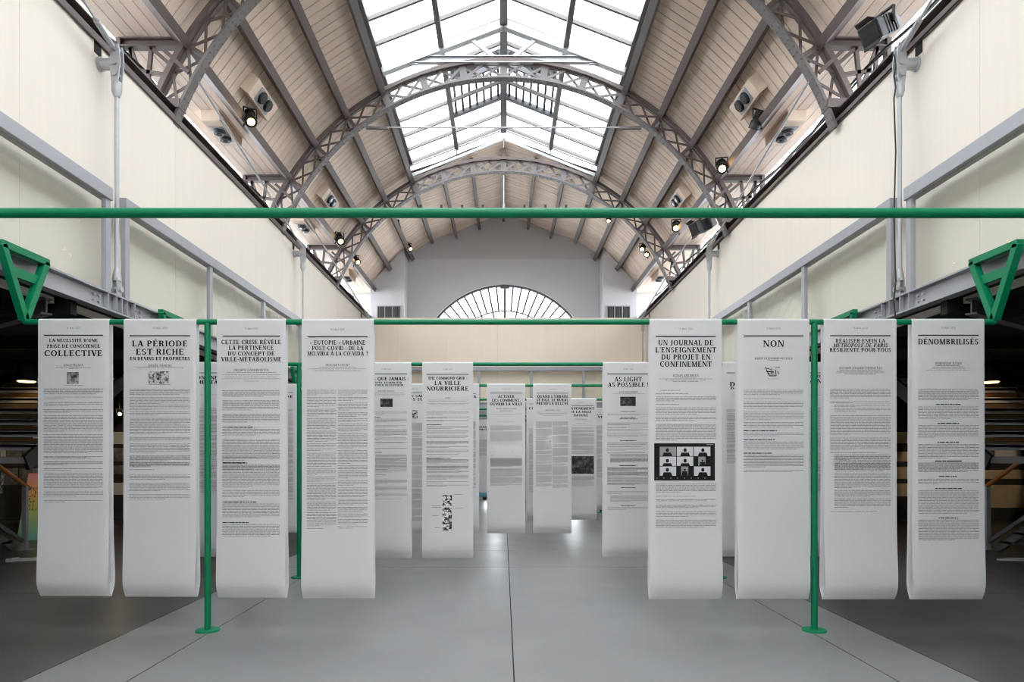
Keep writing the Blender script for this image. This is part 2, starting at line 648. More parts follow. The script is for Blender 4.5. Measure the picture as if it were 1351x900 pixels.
pts = [(ARC_X + ARC_R * math.cos(rad(t)), YREC + 0.17, ARC_Z + ARC_R * math.sin(rad(t))) for t in range(0, 181, 5)]
pts += [(ARC_X - ARC_R, YREC + 0.17, 3.4), (ARC_X + ARC_R, YREC + 0.17, 3.4)]
pa.prism(pts, (0, 0.008, 0))
pa.build('pane', M['roofglass'], win)

# ground-floor end of the hall: glazed doors under the cross gallery
e = MB()
DOORS = [(-0.75, -0.05), (2.3, 2.75)]
cuts = [-13.4] + [v for d in DOORS for v in d] + [13.5]
for xa, xb in zip(cuts[::2], cuts[1::2]):
    e.box(xa, xb, 24.4, 24.6, 0, 3.0)
for xa, xb in DOORS:
    e.box(xa, xb, 24.4, 24.6, 2.5, 3.0)
struct(e.build('wall_front', M['plaster']))
e = MB().box(-13.4, 13.5, 21.45, 24.6, 3.0, 3.06)
struct(e.build('ceiling_end', M['upper_plaster']))
for k, (xa, xb) in enumerate(DOORS):
    dr = thing('door_%d' % (k + 1), ('wider', 'narrower')[k] + ' glazed end door in the far wall under the cross gallery', 'door', ((xa + xb) / 2, 24.5, 0))
    dr['kind'] = 'structure'
    e = MB()
    e.box(xa, xa + .06, 24.45, 24.53, 0, 2.5).box(xb - .06, xb, 24.45, 24.53, 0, 2.5).box(xa, xb, 24.45, 24.53, 2.42, 2.5).box(xa, xb, 24.45, 24.53, 0, .2).box(xa, xb, 24.45, 24.53, 1.0, 1.06)
    e.build('door_frame', M['dark_steel'], dr)
    MB().box(xa, xb, 24.485, 24.495, 0.1, 2.45).build('pane', M['roofglass'], dr)

# ------------------------------------------------------------------ the cross gallery at the far end
YB = 21.5
w = MB()
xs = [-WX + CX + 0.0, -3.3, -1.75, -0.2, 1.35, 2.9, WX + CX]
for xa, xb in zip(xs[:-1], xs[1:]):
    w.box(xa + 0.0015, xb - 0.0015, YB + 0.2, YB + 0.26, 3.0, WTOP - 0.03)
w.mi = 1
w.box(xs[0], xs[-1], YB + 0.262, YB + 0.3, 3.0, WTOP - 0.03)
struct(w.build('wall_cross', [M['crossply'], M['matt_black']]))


def ibeam(mb, p, q, w, h, up=(0, 0, 1)):
    p, q, u = Vector(p), Vector(q), Vector(up)
    t = 0.018
    mb.beam(p + u * (h / 2 - t / 2), q + u * (h / 2 - t / 2), w, t, up)
    mb.beam(p - u * (h / 2 - t / 2), q - u * (h / 2 - t / 2), w, t, up)
    mb.beam(p, q, 0.014, h - 2 * t, up)


def ibeam_side(mb, x, s, y0, y1, z0, z1, w=0.12):
    ibeam(mb, (x + s * w / 2, y0, (z0 + z1) / 2), (x + s * w / 2, y1, (z0 + z1) / 2), w, z1 - z0)


HANG = [7.45, 14.35, 21.2]
names = {-1: 'left', 1: 'right'}
side_of = {-1: 'on the side of the gradient poster', 1: 'on the side of the large floodlight'}
for s in (-1, 1):
    eb = thing('edge_beam', 'grey steel I-beam edging the %s gallery under its glass' % names[s], 'beam', (CX + s * BX, 5, BEAM0))
    b = MB()
    ibeam_side(b, CX + s * BX, s, -13.9, 21.35, BEAM0, BEAM1)
    b.build('beam', M['steel'], eb)
    for yh in HANG:
        if yh > 20:
            continue
        st = MB()
        for dy in (-0.26, -0.1, 0.0, 0.1, 0.26):
            st.box(CX + s * BX, CX + s * (BX + 0.115), yh + dy - 0.006, yh + dy + 0.006, BEAM0 + 0.015, BEAM1 - 0.015)
        st.build('stiffener', M['steel'], eb)
        bo = MB()
        for dy in (-0.45, -0.36, 0.36, 0.45):
            for z in (BEAM0 + 0.07, BEAM0 + 0.13):
                bo.tube((CX + s * (BX + 0.055), yh + dy, z), (CX + s * (BX + 0.03), yh + dy, z), 0.014, 8)
        bo.build('bolt', M['galv'], eb)
b = MB()
ibeam(b, (-4.2, YB, 3.14), (4.3, YB, 3.14), 0.12, 0.2)
tag(b.build('edge_beam', M['steel']), 'grey steel I-beam crossing the hall under the far gallery', 'beam')

# balustrades: handrail, flat posts and glass
HR0, HR1 = 4.23, 4.365
for s in (-1, 1):
    spans = [(-2.0, 7.3), (7.55, 14.22), (14.5, 21.1)]
    for k, (ya, yb) in enumerate(spans):
        x = CX + s * (BX + 0.03)
        t = thing('balustrade', 'glass balustrade with flat grey handrail, %s gallery, %s' % (names[s], ('length nearest the camera', 'middle length', 'farthest length')[k]), 'balustrade', (x, (ya + yb) / 2, BEAM1), 'glass balustrades along the galleries')
        MB().box(x - s * 0.02, x + s * 0.1, ya, yb, HR0, HR1).build('handrail', M['steel'], t, bevel=0.006)
        n = 3 if k else 4
        ps = [ya + 0.06 + (yb - ya - 0.12) * i / n for i in range(n + 1)]
        for y in ps:
            MB().box(x, x + s * 0.05, y - 0.045, y + 0.045, BEAM1, HR0).build('post', M['steel'], t)
        for y0, y1 in zip(ps[:-1], ps[1:]):
            MB().box(x + s * 0.018, x + s * 0.03, y0 + 0.06, y1 - 0.06, BEAM1 + 0.02, HR0).build('glass_panel', M['glass'], t)
t = thing('balustrade', 'glass balustrade with flat grey handrail crossing the hall at the far end', 'balustrade', (0.05, YB, BEAM1), 'glass balustrades along the galleries')
MB().box(-4.1, 4.2, YB - 0.06, YB + 0.06, HR0, HR1).build('handrail', M['steel'], t, bevel=0.006)
ps = [-4.05 + 8.2 * i / 5 for i in range(6)]
for x in ps:
    MB().box(x - 0.04, x + 0.04, YB - 0.03, YB + 0.02, BEAM1, HR0).build('post', M['steel'], t)
for x0, x1 in zip(ps[:-1], ps[1:]):
    MB().box(x0 + 0.05, x1 - 0.05, YB - 0.01, YB + 0.002, BEAM1 + 0.02, HR0).build('glass_panel', M['glass'], t)

# ------------------------------------------------------------------ purlins
pn = {0: 'lowest, beside the soffit', 1: 'second up from the soffit', 2: 'third up, below the skylight kerb'}
for s in (-1, 1):
    for k in range(3):
        c = arc(PUR[k], 5.115, 0, s)
        yend = YREC - 0.02 if k == 2 else YGAB - 0.01
        up = (c - Vector((0, 0, RZ))).normalized()
        b = MB().beam((c.x, YBACK, c.z), (c.x, yend, c.z), 0.085, 0.23, up=up)
        b.beam((c.x - up.x * .12, YBACK, c.z - up.z * .12), (c.x - up.x * .12, yend, c.z - up.z * .12), 0.12, 0.018, up=up)
        tag(b.build('purlin', M['iron']), 'long brown iron purlin on the %s roof slope, %s' % (names[s], pn[k]), 'purlin', 'purlins under the roof boards')
    c = arc(PUR[3], 5.1, 0, s)
    up = (c - Vector((0, 0, RZ))).normalized()
    b = MB().beam((c.x, YBACK, c.z), (c.x, YREC - 0.4, c.z), 0.11, 0.24, up=up)
    tag(b.build('purlin', M['lead']), 'grey iron purlin carrying the %s edge of the skylight' % names[s], 'purlin', 'purlins under the roof boards')
    for k, a in enumerate((19.0, 9.5)):
        c = arc(a, (4.99, 5.1)[k], 0, s)
        up = (c - Vector((0, 0, RZ))).normalized()
        b = MB().beam((c.x, SKY1 + 0.22, c.z), (c.x, YREC - 0.15, c.z), 0.085, 0.23, up=up)
        tag(b.build('purlin', M['iron']), 'short iron purlin between skylight and gable, %s of the roof crown, %s' % (names[s], ('outer', 'inner')[k]), 'purlin', 'purlins under the roof boards')
b = MB().beam((0, SKY1 + 0.22, RZ + 5.3), (0, YREC - 0.15, RZ + 5.3), 0.085, 0.23)
tag(b.build('purlin', M['iron']), 'short iron purlin along the roof crown between skylight and gable', 'purlin', 'purlins under the roof boards')

# dark beam along the top of each plywood wall
for s in (-1, 1):
    x = CX + s * (WX + 0.02)
    b = MB()
    ibeam(b, (x + s * 0.06, -12, WTOP + 0.1), (x + s * 0.06, YREC - 0.3, WTOP + 0.1), 0.22, 0.196)
    b.box(x - s * .05, x - s * .038, -12, YREC - .3, WTOP + .001, WTOP + .08)
    tag(b.build('eaves_beam', M['iron']), 'dark brown iron beam along the top of the %s plywood wall' % names[s], 'beam')


# ------------------------------------------------------------------ lattice arch trusses
def make_truss(y, label):
    t = thing('arch_truss', label, 'truss', (0, y, RZ), 'lattice iron arch trusses')
    for nm, r, h, wdt, amax in (('lower_chord', RLO, 0.035, 0.165, 70.6), ('upper_chord', RHI, 0.07, 0.17, 68.0)):
        b = MB()
        n = 64
        pts = []
        for i in range(n + 1):
            a = -amax + 2 * amax * i / n
            pts.append((math.sin(rad(a)), math.cos(rad(a))))
        for (sa, ca), (sb, cb) in zip(pts[:-1], pts[1:]):
            r0, r1 = r - h / 2, r + h / 2
            q = lambda sn, cs, rr, yy: (sn * rr, y + yy, RZ + cs * rr)
            b.hexa([q(sa, ca, r0, -wdt / 2), q(sa, ca, r0, wdt / 2), q(sa, ca, r1, wdt / 2), q(sa, ca, r1, -wdt / 2)],
                   [q(sb, cb, r0, -wdt / 2), q(sb, cb, r0, wdt / 2), q(sb, cb, r1, wdt / 2), q(sb, cb, r1, -wdt / 2)])
            # web plate standing on the chord
            rr0, rr1 = (r, r + 0.04) if nm == 'lower_chord' else (r - 0.05, r)
            b.hexa([q(sa, ca, rr0, -.012), q(sa, ca, rr0, .012), q(sa, ca, rr1, .012), q(sa, ca, rr1, -.012)],
                   [q(sb, cb, rr0, -.012), q(sb, cb, rr0, .012), q(sb, cb, rr1, .012), q(sb, cb, rr1, -.012)])
        o = b.build(nm, M['iron'] if nm == 'upper_chord' else M['lead'], t)
        if nm == 'lower_chord':
            rv = MB()
            for i in range(2 * 57):
                a = -70.5 + 141 * i / 113
                for dy in (-0.045, 0.045):
                    p = arc(a, RLO - 0.018, y + dy)
                    d = Vector((math.sin(rad(a)), 0, math.cos(rad(a))))
                    rv.lathe(p, p - d * 0.014, [(0.014, 0), (0.011, .6), (0.004, 1)], 6)
            rv.build('rivets', M['lead'], o)['kind'] = 'stuff'
    st = [-PUR[k] for k in range(4)] + [-19.0, -9.5, 0, 9.5, 19.0] + [PUR[k] for k in (3, 2, 1, 0)]
    edges = [-67.3] + st + [67.3]
    for a in st:
        lead = abs(a) < 30  # crown struts get paler grey, standing in for light from the skylight
        d = Vector((math.sin(rad(a)), 0, math.cos(rad(a))))
        p0, p1 = arc(a, RLO + .02, y), arc(a, RHI - .02, y)
        sd = Vector((math.cos(rad(a)), 0, -math.sin(rad(a))))
        wd = 0.07 if lead else 0.03
        b = MB()
        for dy in (-0.02, 0.014):
            b.hexa([p0 - sd * wd + Vector((0, dy, 0)), p0 + sd * wd + Vector((0, dy, 0)), p0 + sd * wd + Vector((0, dy + .006, 0)), p0 - sd * wd + Vector((0, dy + .006, 0))],
                   [p1 - sd * wd + Vector((0, dy, 0)), p1 + sd * wd + Vector((0, dy, 0)), p1 + sd * wd + Vector((0, dy + .006, 0)), p1 - sd * wd + Vector((0, dy + .006, 0))])
        b.build('strut', M['lead'] if lead else M['iron'], t)
    for a0, a1 in zip(edges[:-1], edges[1:]):
        for j in range(2):
            u0, u1 = a0 + (a1 - a0) * j / 2, a0 + (a1 - a0) * (j + 1) / 2
            b = MB()
            bw_ = .05 if abs(u0 + u1) < 58 else .038
            b.beam(arc(u0, RLO + .03, y - .018), arc(u1, RHI - .04, y - .018), 0.01, bw_, up=(0, 0, 1))
            b.beam(arc(u1, RLO + .03, y + .018), arc(u0, RHI - .04, y + .018), 0.01, bw_, up=(0, 0, 1))
            b.build('cross_brace', M['lead'] if abs(u0 + u1) < 58 else M['iron'], t)  # crown braces likewise carry skylight brightness in their colour
    for s in (-1, 1):      # bracket that carries the soffit beside the truss foot
        pz = 7.06
        xo = 5.16
        b = MB()
        ibeam(b, (s * 4.22, y, pz), (s * xo, y, pz), 0.12, 0.12)
        b.box(s * (xo - .03), s * (xo + .03), y - .06, y + .06, WTOP + .2, pz + .05)
        b.beam((s * (xo - .02), y, 6.86), (s * 4.66, y, 6.2), 0.08, 0.05)
        for (xa, za), (xb, zb) in (((4.34, 6.99), (4.72, 6.3)), ((4.42, 6.72), (4.74, 7.0)), ((4.74, 7.0), (4.8, 6.42)), ((4.8, 6.42), (5.02, 7.0)), ((5.02, 7.0), (5.0, 6.68)), ((4.42, 6.62), (4.95, 6.7))):
            b.beam((s * xa, y, za), (s * xb, y, zb), 0.05, 0.045, up=(0, 1, 0))
        b.build('soffit_bracket', M['iron'], t)
        b = MB()
        b.box(s * 4.32, s * 4.62, y - .1, y + .1, WTOP + .18, WTOP + .3)
        b.build('foot_plate', M['iron'], t)
        b = MB()
        b.beam((s * 4.2, y - .09, 6.62), (s * 4.52, y - .09, 6.92), .03, .05)
        b.build('stay_bar', M['iron'], t)
    return t


t1 = make_truss(TY[1], 'lattice iron arch truss nearest the camera, its feet filling both upper corners')
dup(t1, (0, TY[0] - TY[1], 0), 'lattice iron arch truss overhead, above the top edge of the view')
dup(t1, (0, TY[2] - TY[1], 0), 'lattice iron arch truss crossing mid skylight below the steel roof frame')
dup(t1, (0, TY[3] - TY[1], 0), 'lattice iron arch truss at the far end of the skylight before the gable')

# tie rods of the arches
for y, lab in ((TY[2], 'thin steel tie rod spanning the arch at mid skylight'), (TY[3], 'thin tie rod with small lamp clips spanning the farthest arch')):
    z = 8.08
    t = thing('tie_rod', lab, 'rod', (0, y, z), 'tie rods of the arches')
    MB().tube((-2.74, y, z), (2.74, y, z), 0.014, 8).build('rod', M['galv'], t)
    for s in (-1, 1):
        MB().tube((s * 2.74, y, z), (s * 2.3, y, z - .02), 0.04, 10, r2=0.025).build('rod_end', M['lead'], t)
    if y > 15:
        for k in range(9):
            x = -2.2 + 4.4 * k / 8
            MB().box(x - .03, x + .03, y - .03, y + .03, z, z + .1).build('clip', M['black'], t)
b = MB().tube((0, TY[3], 8.1), (0, TY[3], 8.97), 0.022, 8)
b.tube((0, TY[3], 8.06), (0, TY[3], 8.2), 0.04, 10)
tag(b.build('drop_rod', M['galv']), 'short vertical rod hanging the far tie rod from the arch crown', 'rod')

# ------------------------------------------------------------------ skylight
sk = thing('skylight', 'long gabled glass roof lantern along the crown of the hall', 'skylight', (0, 5, 8.9))
for s in (-1, 1):
    b = MB()
    k0 = node(PUR[3], s)
    b.hexa([(k0[0], SKY0, k0[1] - .02), (k0[0] + s * .06, SKY0, k0[1] - .02), (s * (EX + .06), SKY0, EZ), (s * EX, SKY0, EZ)],
           [(k0[0], SKY1, k0[1] - .02), (k0[0] + s * .06, SKY1, k0[1] - .02), (s * (EX + .06), SKY1, EZ), (s * EX, SKY1, EZ)])
    b.build('kerb', M['lead'], sk)
    MB().beam((s * (EX - .02), SKY0, EZ + .02), (s * (EX - .02), SKY1, EZ + .02), .1, .07).build('eave_beam', M['lead'], sk)
    mx, mz = s * EX / 2, (EZ + RIDGE) / 2
    MB().beam((mx, SKY0, mz - .05), (mx, SKY1, mz - .05), .1, .14).build('glazing_purlin', M['lead'], sk)
    n = 41
    for i in range(n + 1):
        y = SKY0 + (SKY1 - SKY0) * i / n
        MB().beam((s * EX, y, EZ + .02), (0, y, RIDGE + .02), .055, .07).build('glazing_bar', M['lead'], sk)
    for ya, yb in ((SKY0, 0), (0, 4.75), (4.75, 9.19), (9.19, 13.62), (13.62, SKY1)):
        b = MB().hexa([(s * EX, ya + .02, EZ + .05), (s * EX, yb - .02, EZ + .05), (s * EX, yb - .02, EZ + .058), (s * EX, ya + .02, EZ + .058)],
                      [(0, ya + .02, RIDGE + .05), (0, yb - .02, RIDGE + .05), (0, yb - .02, RIDGE + .058), (0, ya + .02, RIDGE + .058)])
        b.build('roof_pane', M['roofglass'], sk)
    # glazed strip in the far end of the lantern
    y = SKY1 + 0.02
    zc, ze = RIDGE - .29, EZ - .33
    b = MB()
    b.beam((s * EX, y, EZ - .02), (0, y, RIDGE - .02), .06, .07)
    b.beam((s * EX, y, ze), (0, y, zc), .06, .07)
    for f in (0.25, 0.5, 0.75, 1.0):
        b.beam((s * EX * f, y, ze + (zc - ze) * (1 - f)), (s * EX * f, y, EZ + (RIDGE - EZ) * (1 - f)), .035, .04)
    b.build('end_frame', M['galv'], sk)
    MB().hexa([(s * EX, y, ze), (0, y, zc), (0, y, RIDGE), (s * EX, y, EZ)], [(s * EX, y + .008, ze), (0, y + .008, zc), (0, y + .008, RIDGE), (s * EX, y + .008, EZ)]).build('end_pane', M['roofglass'], sk)
    # opened ventilator beside the ridge
    va, vb = 15.0, 16.35
    rs = lambda f, lift=0.0: Vector((s * EX / 2 * (1 - f) * 0.98 + s * .05 * f, 0, mz + (RIDGE - mz) * f + lift))
    vt = MB()
    for y in (va, vb):
        p, q = rs(0), rs(1)
        vt.beam((p.x, y, p.z - .03), (q.x, y, q.z - .03), .06, .1)
    p, q = rs(0), rs(1)
    vt.beam((p.x, va, p.z - .04), (p.x, vb, p.z - .04), .06, .1)
    vt.beam((q.x, va, q.z - .04), (q.x, vb, q.z - .04), .06, .1)
    o = vt.build('ventilator', M['dark_steel'], sk)
    for i in range(7):
        f = (i + .5) / 7
        p = rs(f)
        MB().beam((p.x, va + .03, p.z + .28), (p.x, vb - .05, p.z - .02), .05, .05).build('ventilator_arm', M['dark_steel'], o)
    sh = MB()
    p, q = rs(.02), rs(.98)
    sh.hexa([(p.x, va, p.z + .3), (q.x, va, q.z + .3), (q.x, va, q.z + .32), (p.x, va, p.z + .32)], [(p.x, va + .5, p.z + .3), (q.x, va + .5, q.z + .3), (q.x, va + .5, q.z + .32), (p.x, va + .5, p.z + .32)])
    sh.build('ventilator_flap', M['steel'], o)
    MB().hexa([(0, SKY0 - .03, RPL + RZ), (s * EX, SKY0 - .03, 8.9), (s * EX, SKY0 - .03, EZ), (0, SKY0 - .03, RIDGE)],
              [(0, SKY0, RPL + RZ), (s * EX, SKY0, 8.9), (s * EX, SKY0, EZ), (0, SKY0, RIDGE)]).build('near_end_board', M['lead'], sk)
MB().beam((0, SKY0, RIDGE - .04), (0, SKY1, RIDGE - .04), .15, .22).build('ridge_beam', M['lead'], sk)

for y, lab in ((TY[2] - .05, 'light steel roof frame with tie beam and two struts under the skylight glass'), ):
    t = thing('roof_frame', lab, 'frame', (0, y, 9.4), 'skylight roof frames')
    for s in (-1, 1):
        MB().beam((s * (EX - .05), y, EZ - .06), (0, y, RIDGE - .1), .15, .15).build('rafter', M['galv'], t)
        MB().beam((s * .72, y, 9.86), (s * .2, y, 9.46), .065, .065).build('strut', M['galv'], t)
    b = MB()
    ibeam(b, (-1.93, y, 9.4), (1.93, y, 9.4), .1, .14)
    b.box(-2.2, -1.7, y - .03, y + .03, 9.3, 9.36)
    b.box(2.2, 1.7, y - .03, y + .03, 9.3, 9.36)
    b.build('tie_beam', M['galv'], t)

# ------------------------------------------------------------------ hangers carrying the galleries
HX = BX + 0.06


def make_hanger(s, y, label, top_y):
    x = CX + s * HX
    t = thing('hanger', label, 'hanger', (x, y, BEAM1), 'steel hangers of the galleries')
    zt = 5.78
    MB().tube((x, y, BEAM1 + .2), (x, y, zt - .3), .024, 14).build('rod', M['galv'], t)
    b = MB()      # clevis at the foot
    for dx in (-.03, .02):
        b.box(x + dx, x + dx + .01, y - .045, y + .045, BEAM1, BEAM1 + .2)
    b.lathe((x, y, BEAM1 + .17), (x, y, BEAM1 + .3), [(.045, 0), (.045, .4), (.028, 1)], 14)
    o = b.build('foot_clevis', M['galv'], t)
    MB().tube((x - .06, y, BEAM1 + .08), (x + .06, y, BEAM1 + .08), .03, 14).build('pin', M['galv'], o)
    b = MB()      # forked knuckle at the head
    for dy in (-.045, .03):
        b.prism([(x - .035, y + dy, zt - .22), (x + .035, y + dy, zt - .22), (x + .06, y + dy, zt), (x + .045, y + dy, zt + .2), (x - .035, y + dy, zt + .22), (x - .06, y + dy, zt)], (0, .015, 0))
    b.lathe((x, y, zt - .36), (x, y, zt - .2), [(.03, 0), (.052, .4), (.052, 1)], 14)
    o = b.build('head_knuckle', M['galv'], t, bevel=.003)
    for dz in (-.12, .0, .16):
        MB().tube((x, y - .065, zt + dz), (x, y + .06, zt + dz), .032, 12).build('pin', M['galv'], o)
    b = MB().tube((x + s * .0, y, zt), (CX + s * (WX + .0), y, zt), .06, 18)
    b.tube((CX + s * (WX - .03), y, zt), (CX + s * (WX - .002), y, zt), .075, 18)
    b.build('wall_arm', M['galv'], t)
    # the inclined rod from the knuckle to the next arch
    q = Vector((s * 4.1, top_y, 6.54))
    MB().tube((x, y, zt + .12), q, .015, 12).build('inclined_rod', M['galv'], t)
    d = (q - Vector((x, y, zt + .12))).normalized()
    p = Vector((x, y, zt + .12))
    MB().tube(p + d * .1, p + d * .42, .03, 12).build('turnbuckle', M['galv'], t)
    return t


for s in (-1, 1):
    for y, ty, w_ in zip(HANG, TY, ('nearest the camera', 'in the middle of the hall', 'at the far corner')):
        make_hanger(s, y, 'steel hanger rod of the %s gallery, %s' % (names[s], w_), ty)
        # pocket in the plywood beside the wall arm
        pk = MB()
        z0 = 5.78
        x0 = CX + s * (WX - .006)
        for a in ((y - .13, y - .11, z0 + .03, z0 + .28), (y + .03, y + .05, z0 + .1, z0 + .28), (y - .13, y + .05, z0 + .26, z0 + .28)):
            pk.box(x0, x0 + s * .02, *a)
        pk.mi = 1
        pk.box(x0 + s * .003, x0 + s * .012, y - .11, y + .03, z0 + .08, z0 + .26)
        struct(pk.build('trim_%d' % (3 + HANG.index(y) + (0 if s < 0 else 3)), [M['boxwood'], M['matt_black']]))


# ------------------------------------------------------------------ lamps under the roof
def spot(pos, aim, label, lit, size=1.0, hang=None, power=40):
    p = Vector(pos)
    d = Vector(aim).normalized()
    t = thing('spotlight', label, 'spotlight', p, 'small black spotlights under the roof')
    r, l = .075 * size, .22 * size
    b = MB().lathe(p - d * l * .5, p + d * l * .5, [(r * .55, 0), (r * .8, .08), (r * .85, .55), (r, .6), (r * 1.05, 1)], 18)
    for k in range(3):
        q = p - d * l * (.42 - k * .1)
        b.lathe(q, q + d * l * .03, [(r * .98, 0), (r * .98, 1)], 18)
    b.build('lamp_body', M['black'], t)
    MB().lathe(p + d * (l * .5 - .005), p + d * (l * .5 + .006), [(r * .68, 0), (r * .6, 1)], 18).build('lens', M['lens'] if lit else M['darklens'], t)
    h = Vector(hang) if hang else p + Vector((0, 0, .2))
    sd = d.cross(Vector((0, 0, 1)))
    sd = sd.normalized() if sd.length > 1e-3 else Vector((1, 0, 0))
    y = MB()
    for sg in (-1, 1):
        y.beam(p + sd * sg * r * 1.1, p + sd * sg * r * 1.1 + Vector((0, 0, .12 * size)), .014, .03, up=(0, 1, 0))
    y.beam(p - sd * r * 1.15 + Vector((0, 0, .12 * size)), p + sd * r * 1.15 + Vector((0, 0, .12 * size)), .03, .014)
    y.tube(p + Vector((0, 0, .12 * size)), h, .014, 8)
    y.build('yoke', M['black'], t)
    if lit:
        li = bpy.data.lights.new('spotlight_light', 'SPOT')
        li.energy = power
        li.color = (1, .78, .5)
        li.spot_size = rad(50)
        li.shadow_soft_size = .05
        o = bpy.data.objects.new('spotlight_light', li)
        COL.objects.link(o)
        o.parent = t
        o.location = d * (l * .5 + .03)
        o.rotation_euler = d.to_track_quat('-Z', 'Y').to_euler()
    return t


pA = lambda s, y, dz=0: (s * 4.27, y, 6.92 + dz)
spots = [
    (P(330, 155, 11.2), (.3, -.5, -.75), 'lit black spotlight on the lowest left purlin, nearest of that side', 1, 1.25, pA(-1, 11.2)),
    (P(448, 315, 17.3), (.35, -.6, -.7), 'lit black spotlight on the left purlin beside the farthest arch', 1, 1.3, pA(-1, 17.3)),
    (P(470, 343, 19.4), (.5, -.5, -.7), 'lit black spotlight on the left purlin between farthest arch and gable', 1, 1.1, pA(-1, 19.4)),
    (P(523, 289, 20.3), (.2, -.6, -.7), 'unlit black spotlight under the third left purlin near the gable', 0, 1.0, (-3.05, 20.3, 8.3)),
    (P(540, 326, 22.3), (.4, -.5, -.7), 'lit black spotlight at the left pier corner of the gable', 1, 1.0, (-3.1, 22.3, 8.3)),
    (P(1000, 158, 11.3), (-.2, .4, -.75), 'unlit black spotlight on the lowest right purlin, nearest of that side', 0, 1.35, pA(1, 11.3)),
    (P(952, 219, 13.0), (-.15, -.7, -.65), 'lit black spotlight on the right purlin beside the mid skylight arch', 1, 1.3, pA(1, 13.0)),
    (P(892, 298, 16.6), (-.2, -.7, -.65), 'lit black spotlight on the right purlin before the farthest arch', 1, 1.3, pA(1, 16.6)),
    (P(848, 327, 19.2), (-.3, -.7, -.6), 'lit black spotlight near the right gable pier, higher of a pair', 1, 1.1, (3.93, 19.2, 7.55)),
    (P(854, 334, 19.9), (-.3, -.7, -.6), 'lit black spotlight near the right gable pier, lower of a pair', 1, 1.1, (4.2, 19.9, 7.3)),
    (P(803, 287, 18.0), (-.1, -.3, -.9), 'lit spotlight at the right end of the farthest tie rod', 1, 1.0, (2.74, 18.06, 8.05)),
]
for a in spots:
    spot(*a)


def flood(pos, aim, size, label, to):
    p, d = Vector(pos), Vector(aim).normalized()
    t = thing('floodlight', label, 'floodlight', p, 'black theatre floodlights')
    s1 = d.cross(Vector((0, 0, 1))).normalized()
    u = s1.cross(d).normalized()
    w, l = .14 * size, .46 * size

    def ring(f, k):
        c = p + d * l * (f - .5)
        return [c - s1 * w * k - u * w * k * .8, c + s1 * w * k - u * w * k * .8, c + s1 * w * k + u * w * k * .8, c - s1 * w * k + u * w * k * .8]
    b = MB().hexa(ring(0, .5), ring(.3, .85)).hexa(ring(.3, .85), ring(.8, .9)).hexa(ring(.8, 1.0), ring(1.0, 1.0))
    b.build('lamp_body', M['black'], t, bevel=.01)
    b = MB()
    for f in (.36, .46, .56, .66):
        b.hexa(ring(f, .94), ring(f + .04, .94))
    b.build('cooling_fins', M['black'], t)
    MB().hexa(ring(.995, .82), ring(1.01, .82)).build('lens', M['darklens'], t)
    for sg in (-1, 1):      # barn doors
        c = p + d * l * .5 + u * sg * w * .82
        b = MB()
        e = (d * .8 + u * sg * .6).normalized() * w * .55
        b.hexa([c - s1 * w * .9, c + s1 * w * .9, c + s1 * w * .9 + u * .008, c - s1 * w * .9 + u * .008], [c - s1 * w * .7 + e, c + s1 * w * .7 + e, c + s1 * w * .7 + e + u * .008, c - s1 * w * .7 + e + u * .008])
        b.build('barn_door', M['black'], t)
    b = MB()
    for sg in (-1, 1):
        b.beam(p + s1 * sg * w * 1.05, p + s1 * sg * w * 1.05 + Vector((0, 0, w * 1.3)), .02, .035, up=(0, 1, 0))
    b.beam(p - s1 * w * 1.1 + Vector((0, 0, w * 1.3)), p + s1 * w * 1.1 + Vector((0, 0, w * 1.3)), .035, .016)
    b.tube(p + Vector((0, 0, w * 1.3)), to, .018, 8)
    b.build('yoke', M['black'], t)


flood(P(1165, 37, 7.75), (-.75, -.25, -.42), .95, 'large black theatre floodlight beside the nearest right hanger', (4.55, 7.9, 6.6))
flood(P(929, 298, 14.0), (-.85, -.2, -.35), 1.1, 'black theatre floodlight beside the middle right hanger', (4.52, 14.0, 6.7))


def boxlight(s, y, where, label):
    """plywood box on the roof boards with two black recessed lamps"""
    if where == 'slope':
        a = 55.0
        c = arc(a, RPL - .0, y, s)
        n = -(arc(52.85, 1, 0, s) - Vector((0, 0, RZ))).normalized()      # points into the hall
        wv = Vector((n.z, 0, -n.x)) * 1
        c = arc(52.3, RPL * math.cos(rad(4.85)) - .003, y, s)
    else:
        c = Vector((s * 4.78, y, node(PUR[0], 1)[1]))
        n = Vector((0, 0, -1))
        wv = Vector((1, 0, 0))
    t = thing('lamp_box', label, 'lamp box', c, 'plywood lamp boxes on the roof boards')
    lv = Vector((0, 1, 0))
    L, W, H = .5, .15, .16

    def rect(h, l0, l1, w):
        return [c + n * h + lv * l0 - wv * w, c + n * h + lv * l1 - wv * w, c + n * h + lv * l1 + wv * w, c + n * h + lv * l0 + wv * w]
    MB().hexa(rect(.0, -L, L, W), rect(H, -L * .92, L * .92, W)).build('housing', M['boxwood'], t, bevel=.004)
    MB().hexa(rect(H, -.27, .27, .115), rect(H + .012, -.27, .27, .115)).build('lamp_plate', M['steel'], t)
    for dy in (-.125, .125):
        q = c + n * (H + .012) + lv * dy
        MB().lathe(q, q + n * .05, [(.1, 0), (.1, .6), (.085, 1)], 18).build('lamp', M['black'], t)
        MB().lathe(q + n * .05, q + n * .054, [(.05, 0), (.045, 1)], 14).build('lamp_glass', M['darklens'], t)


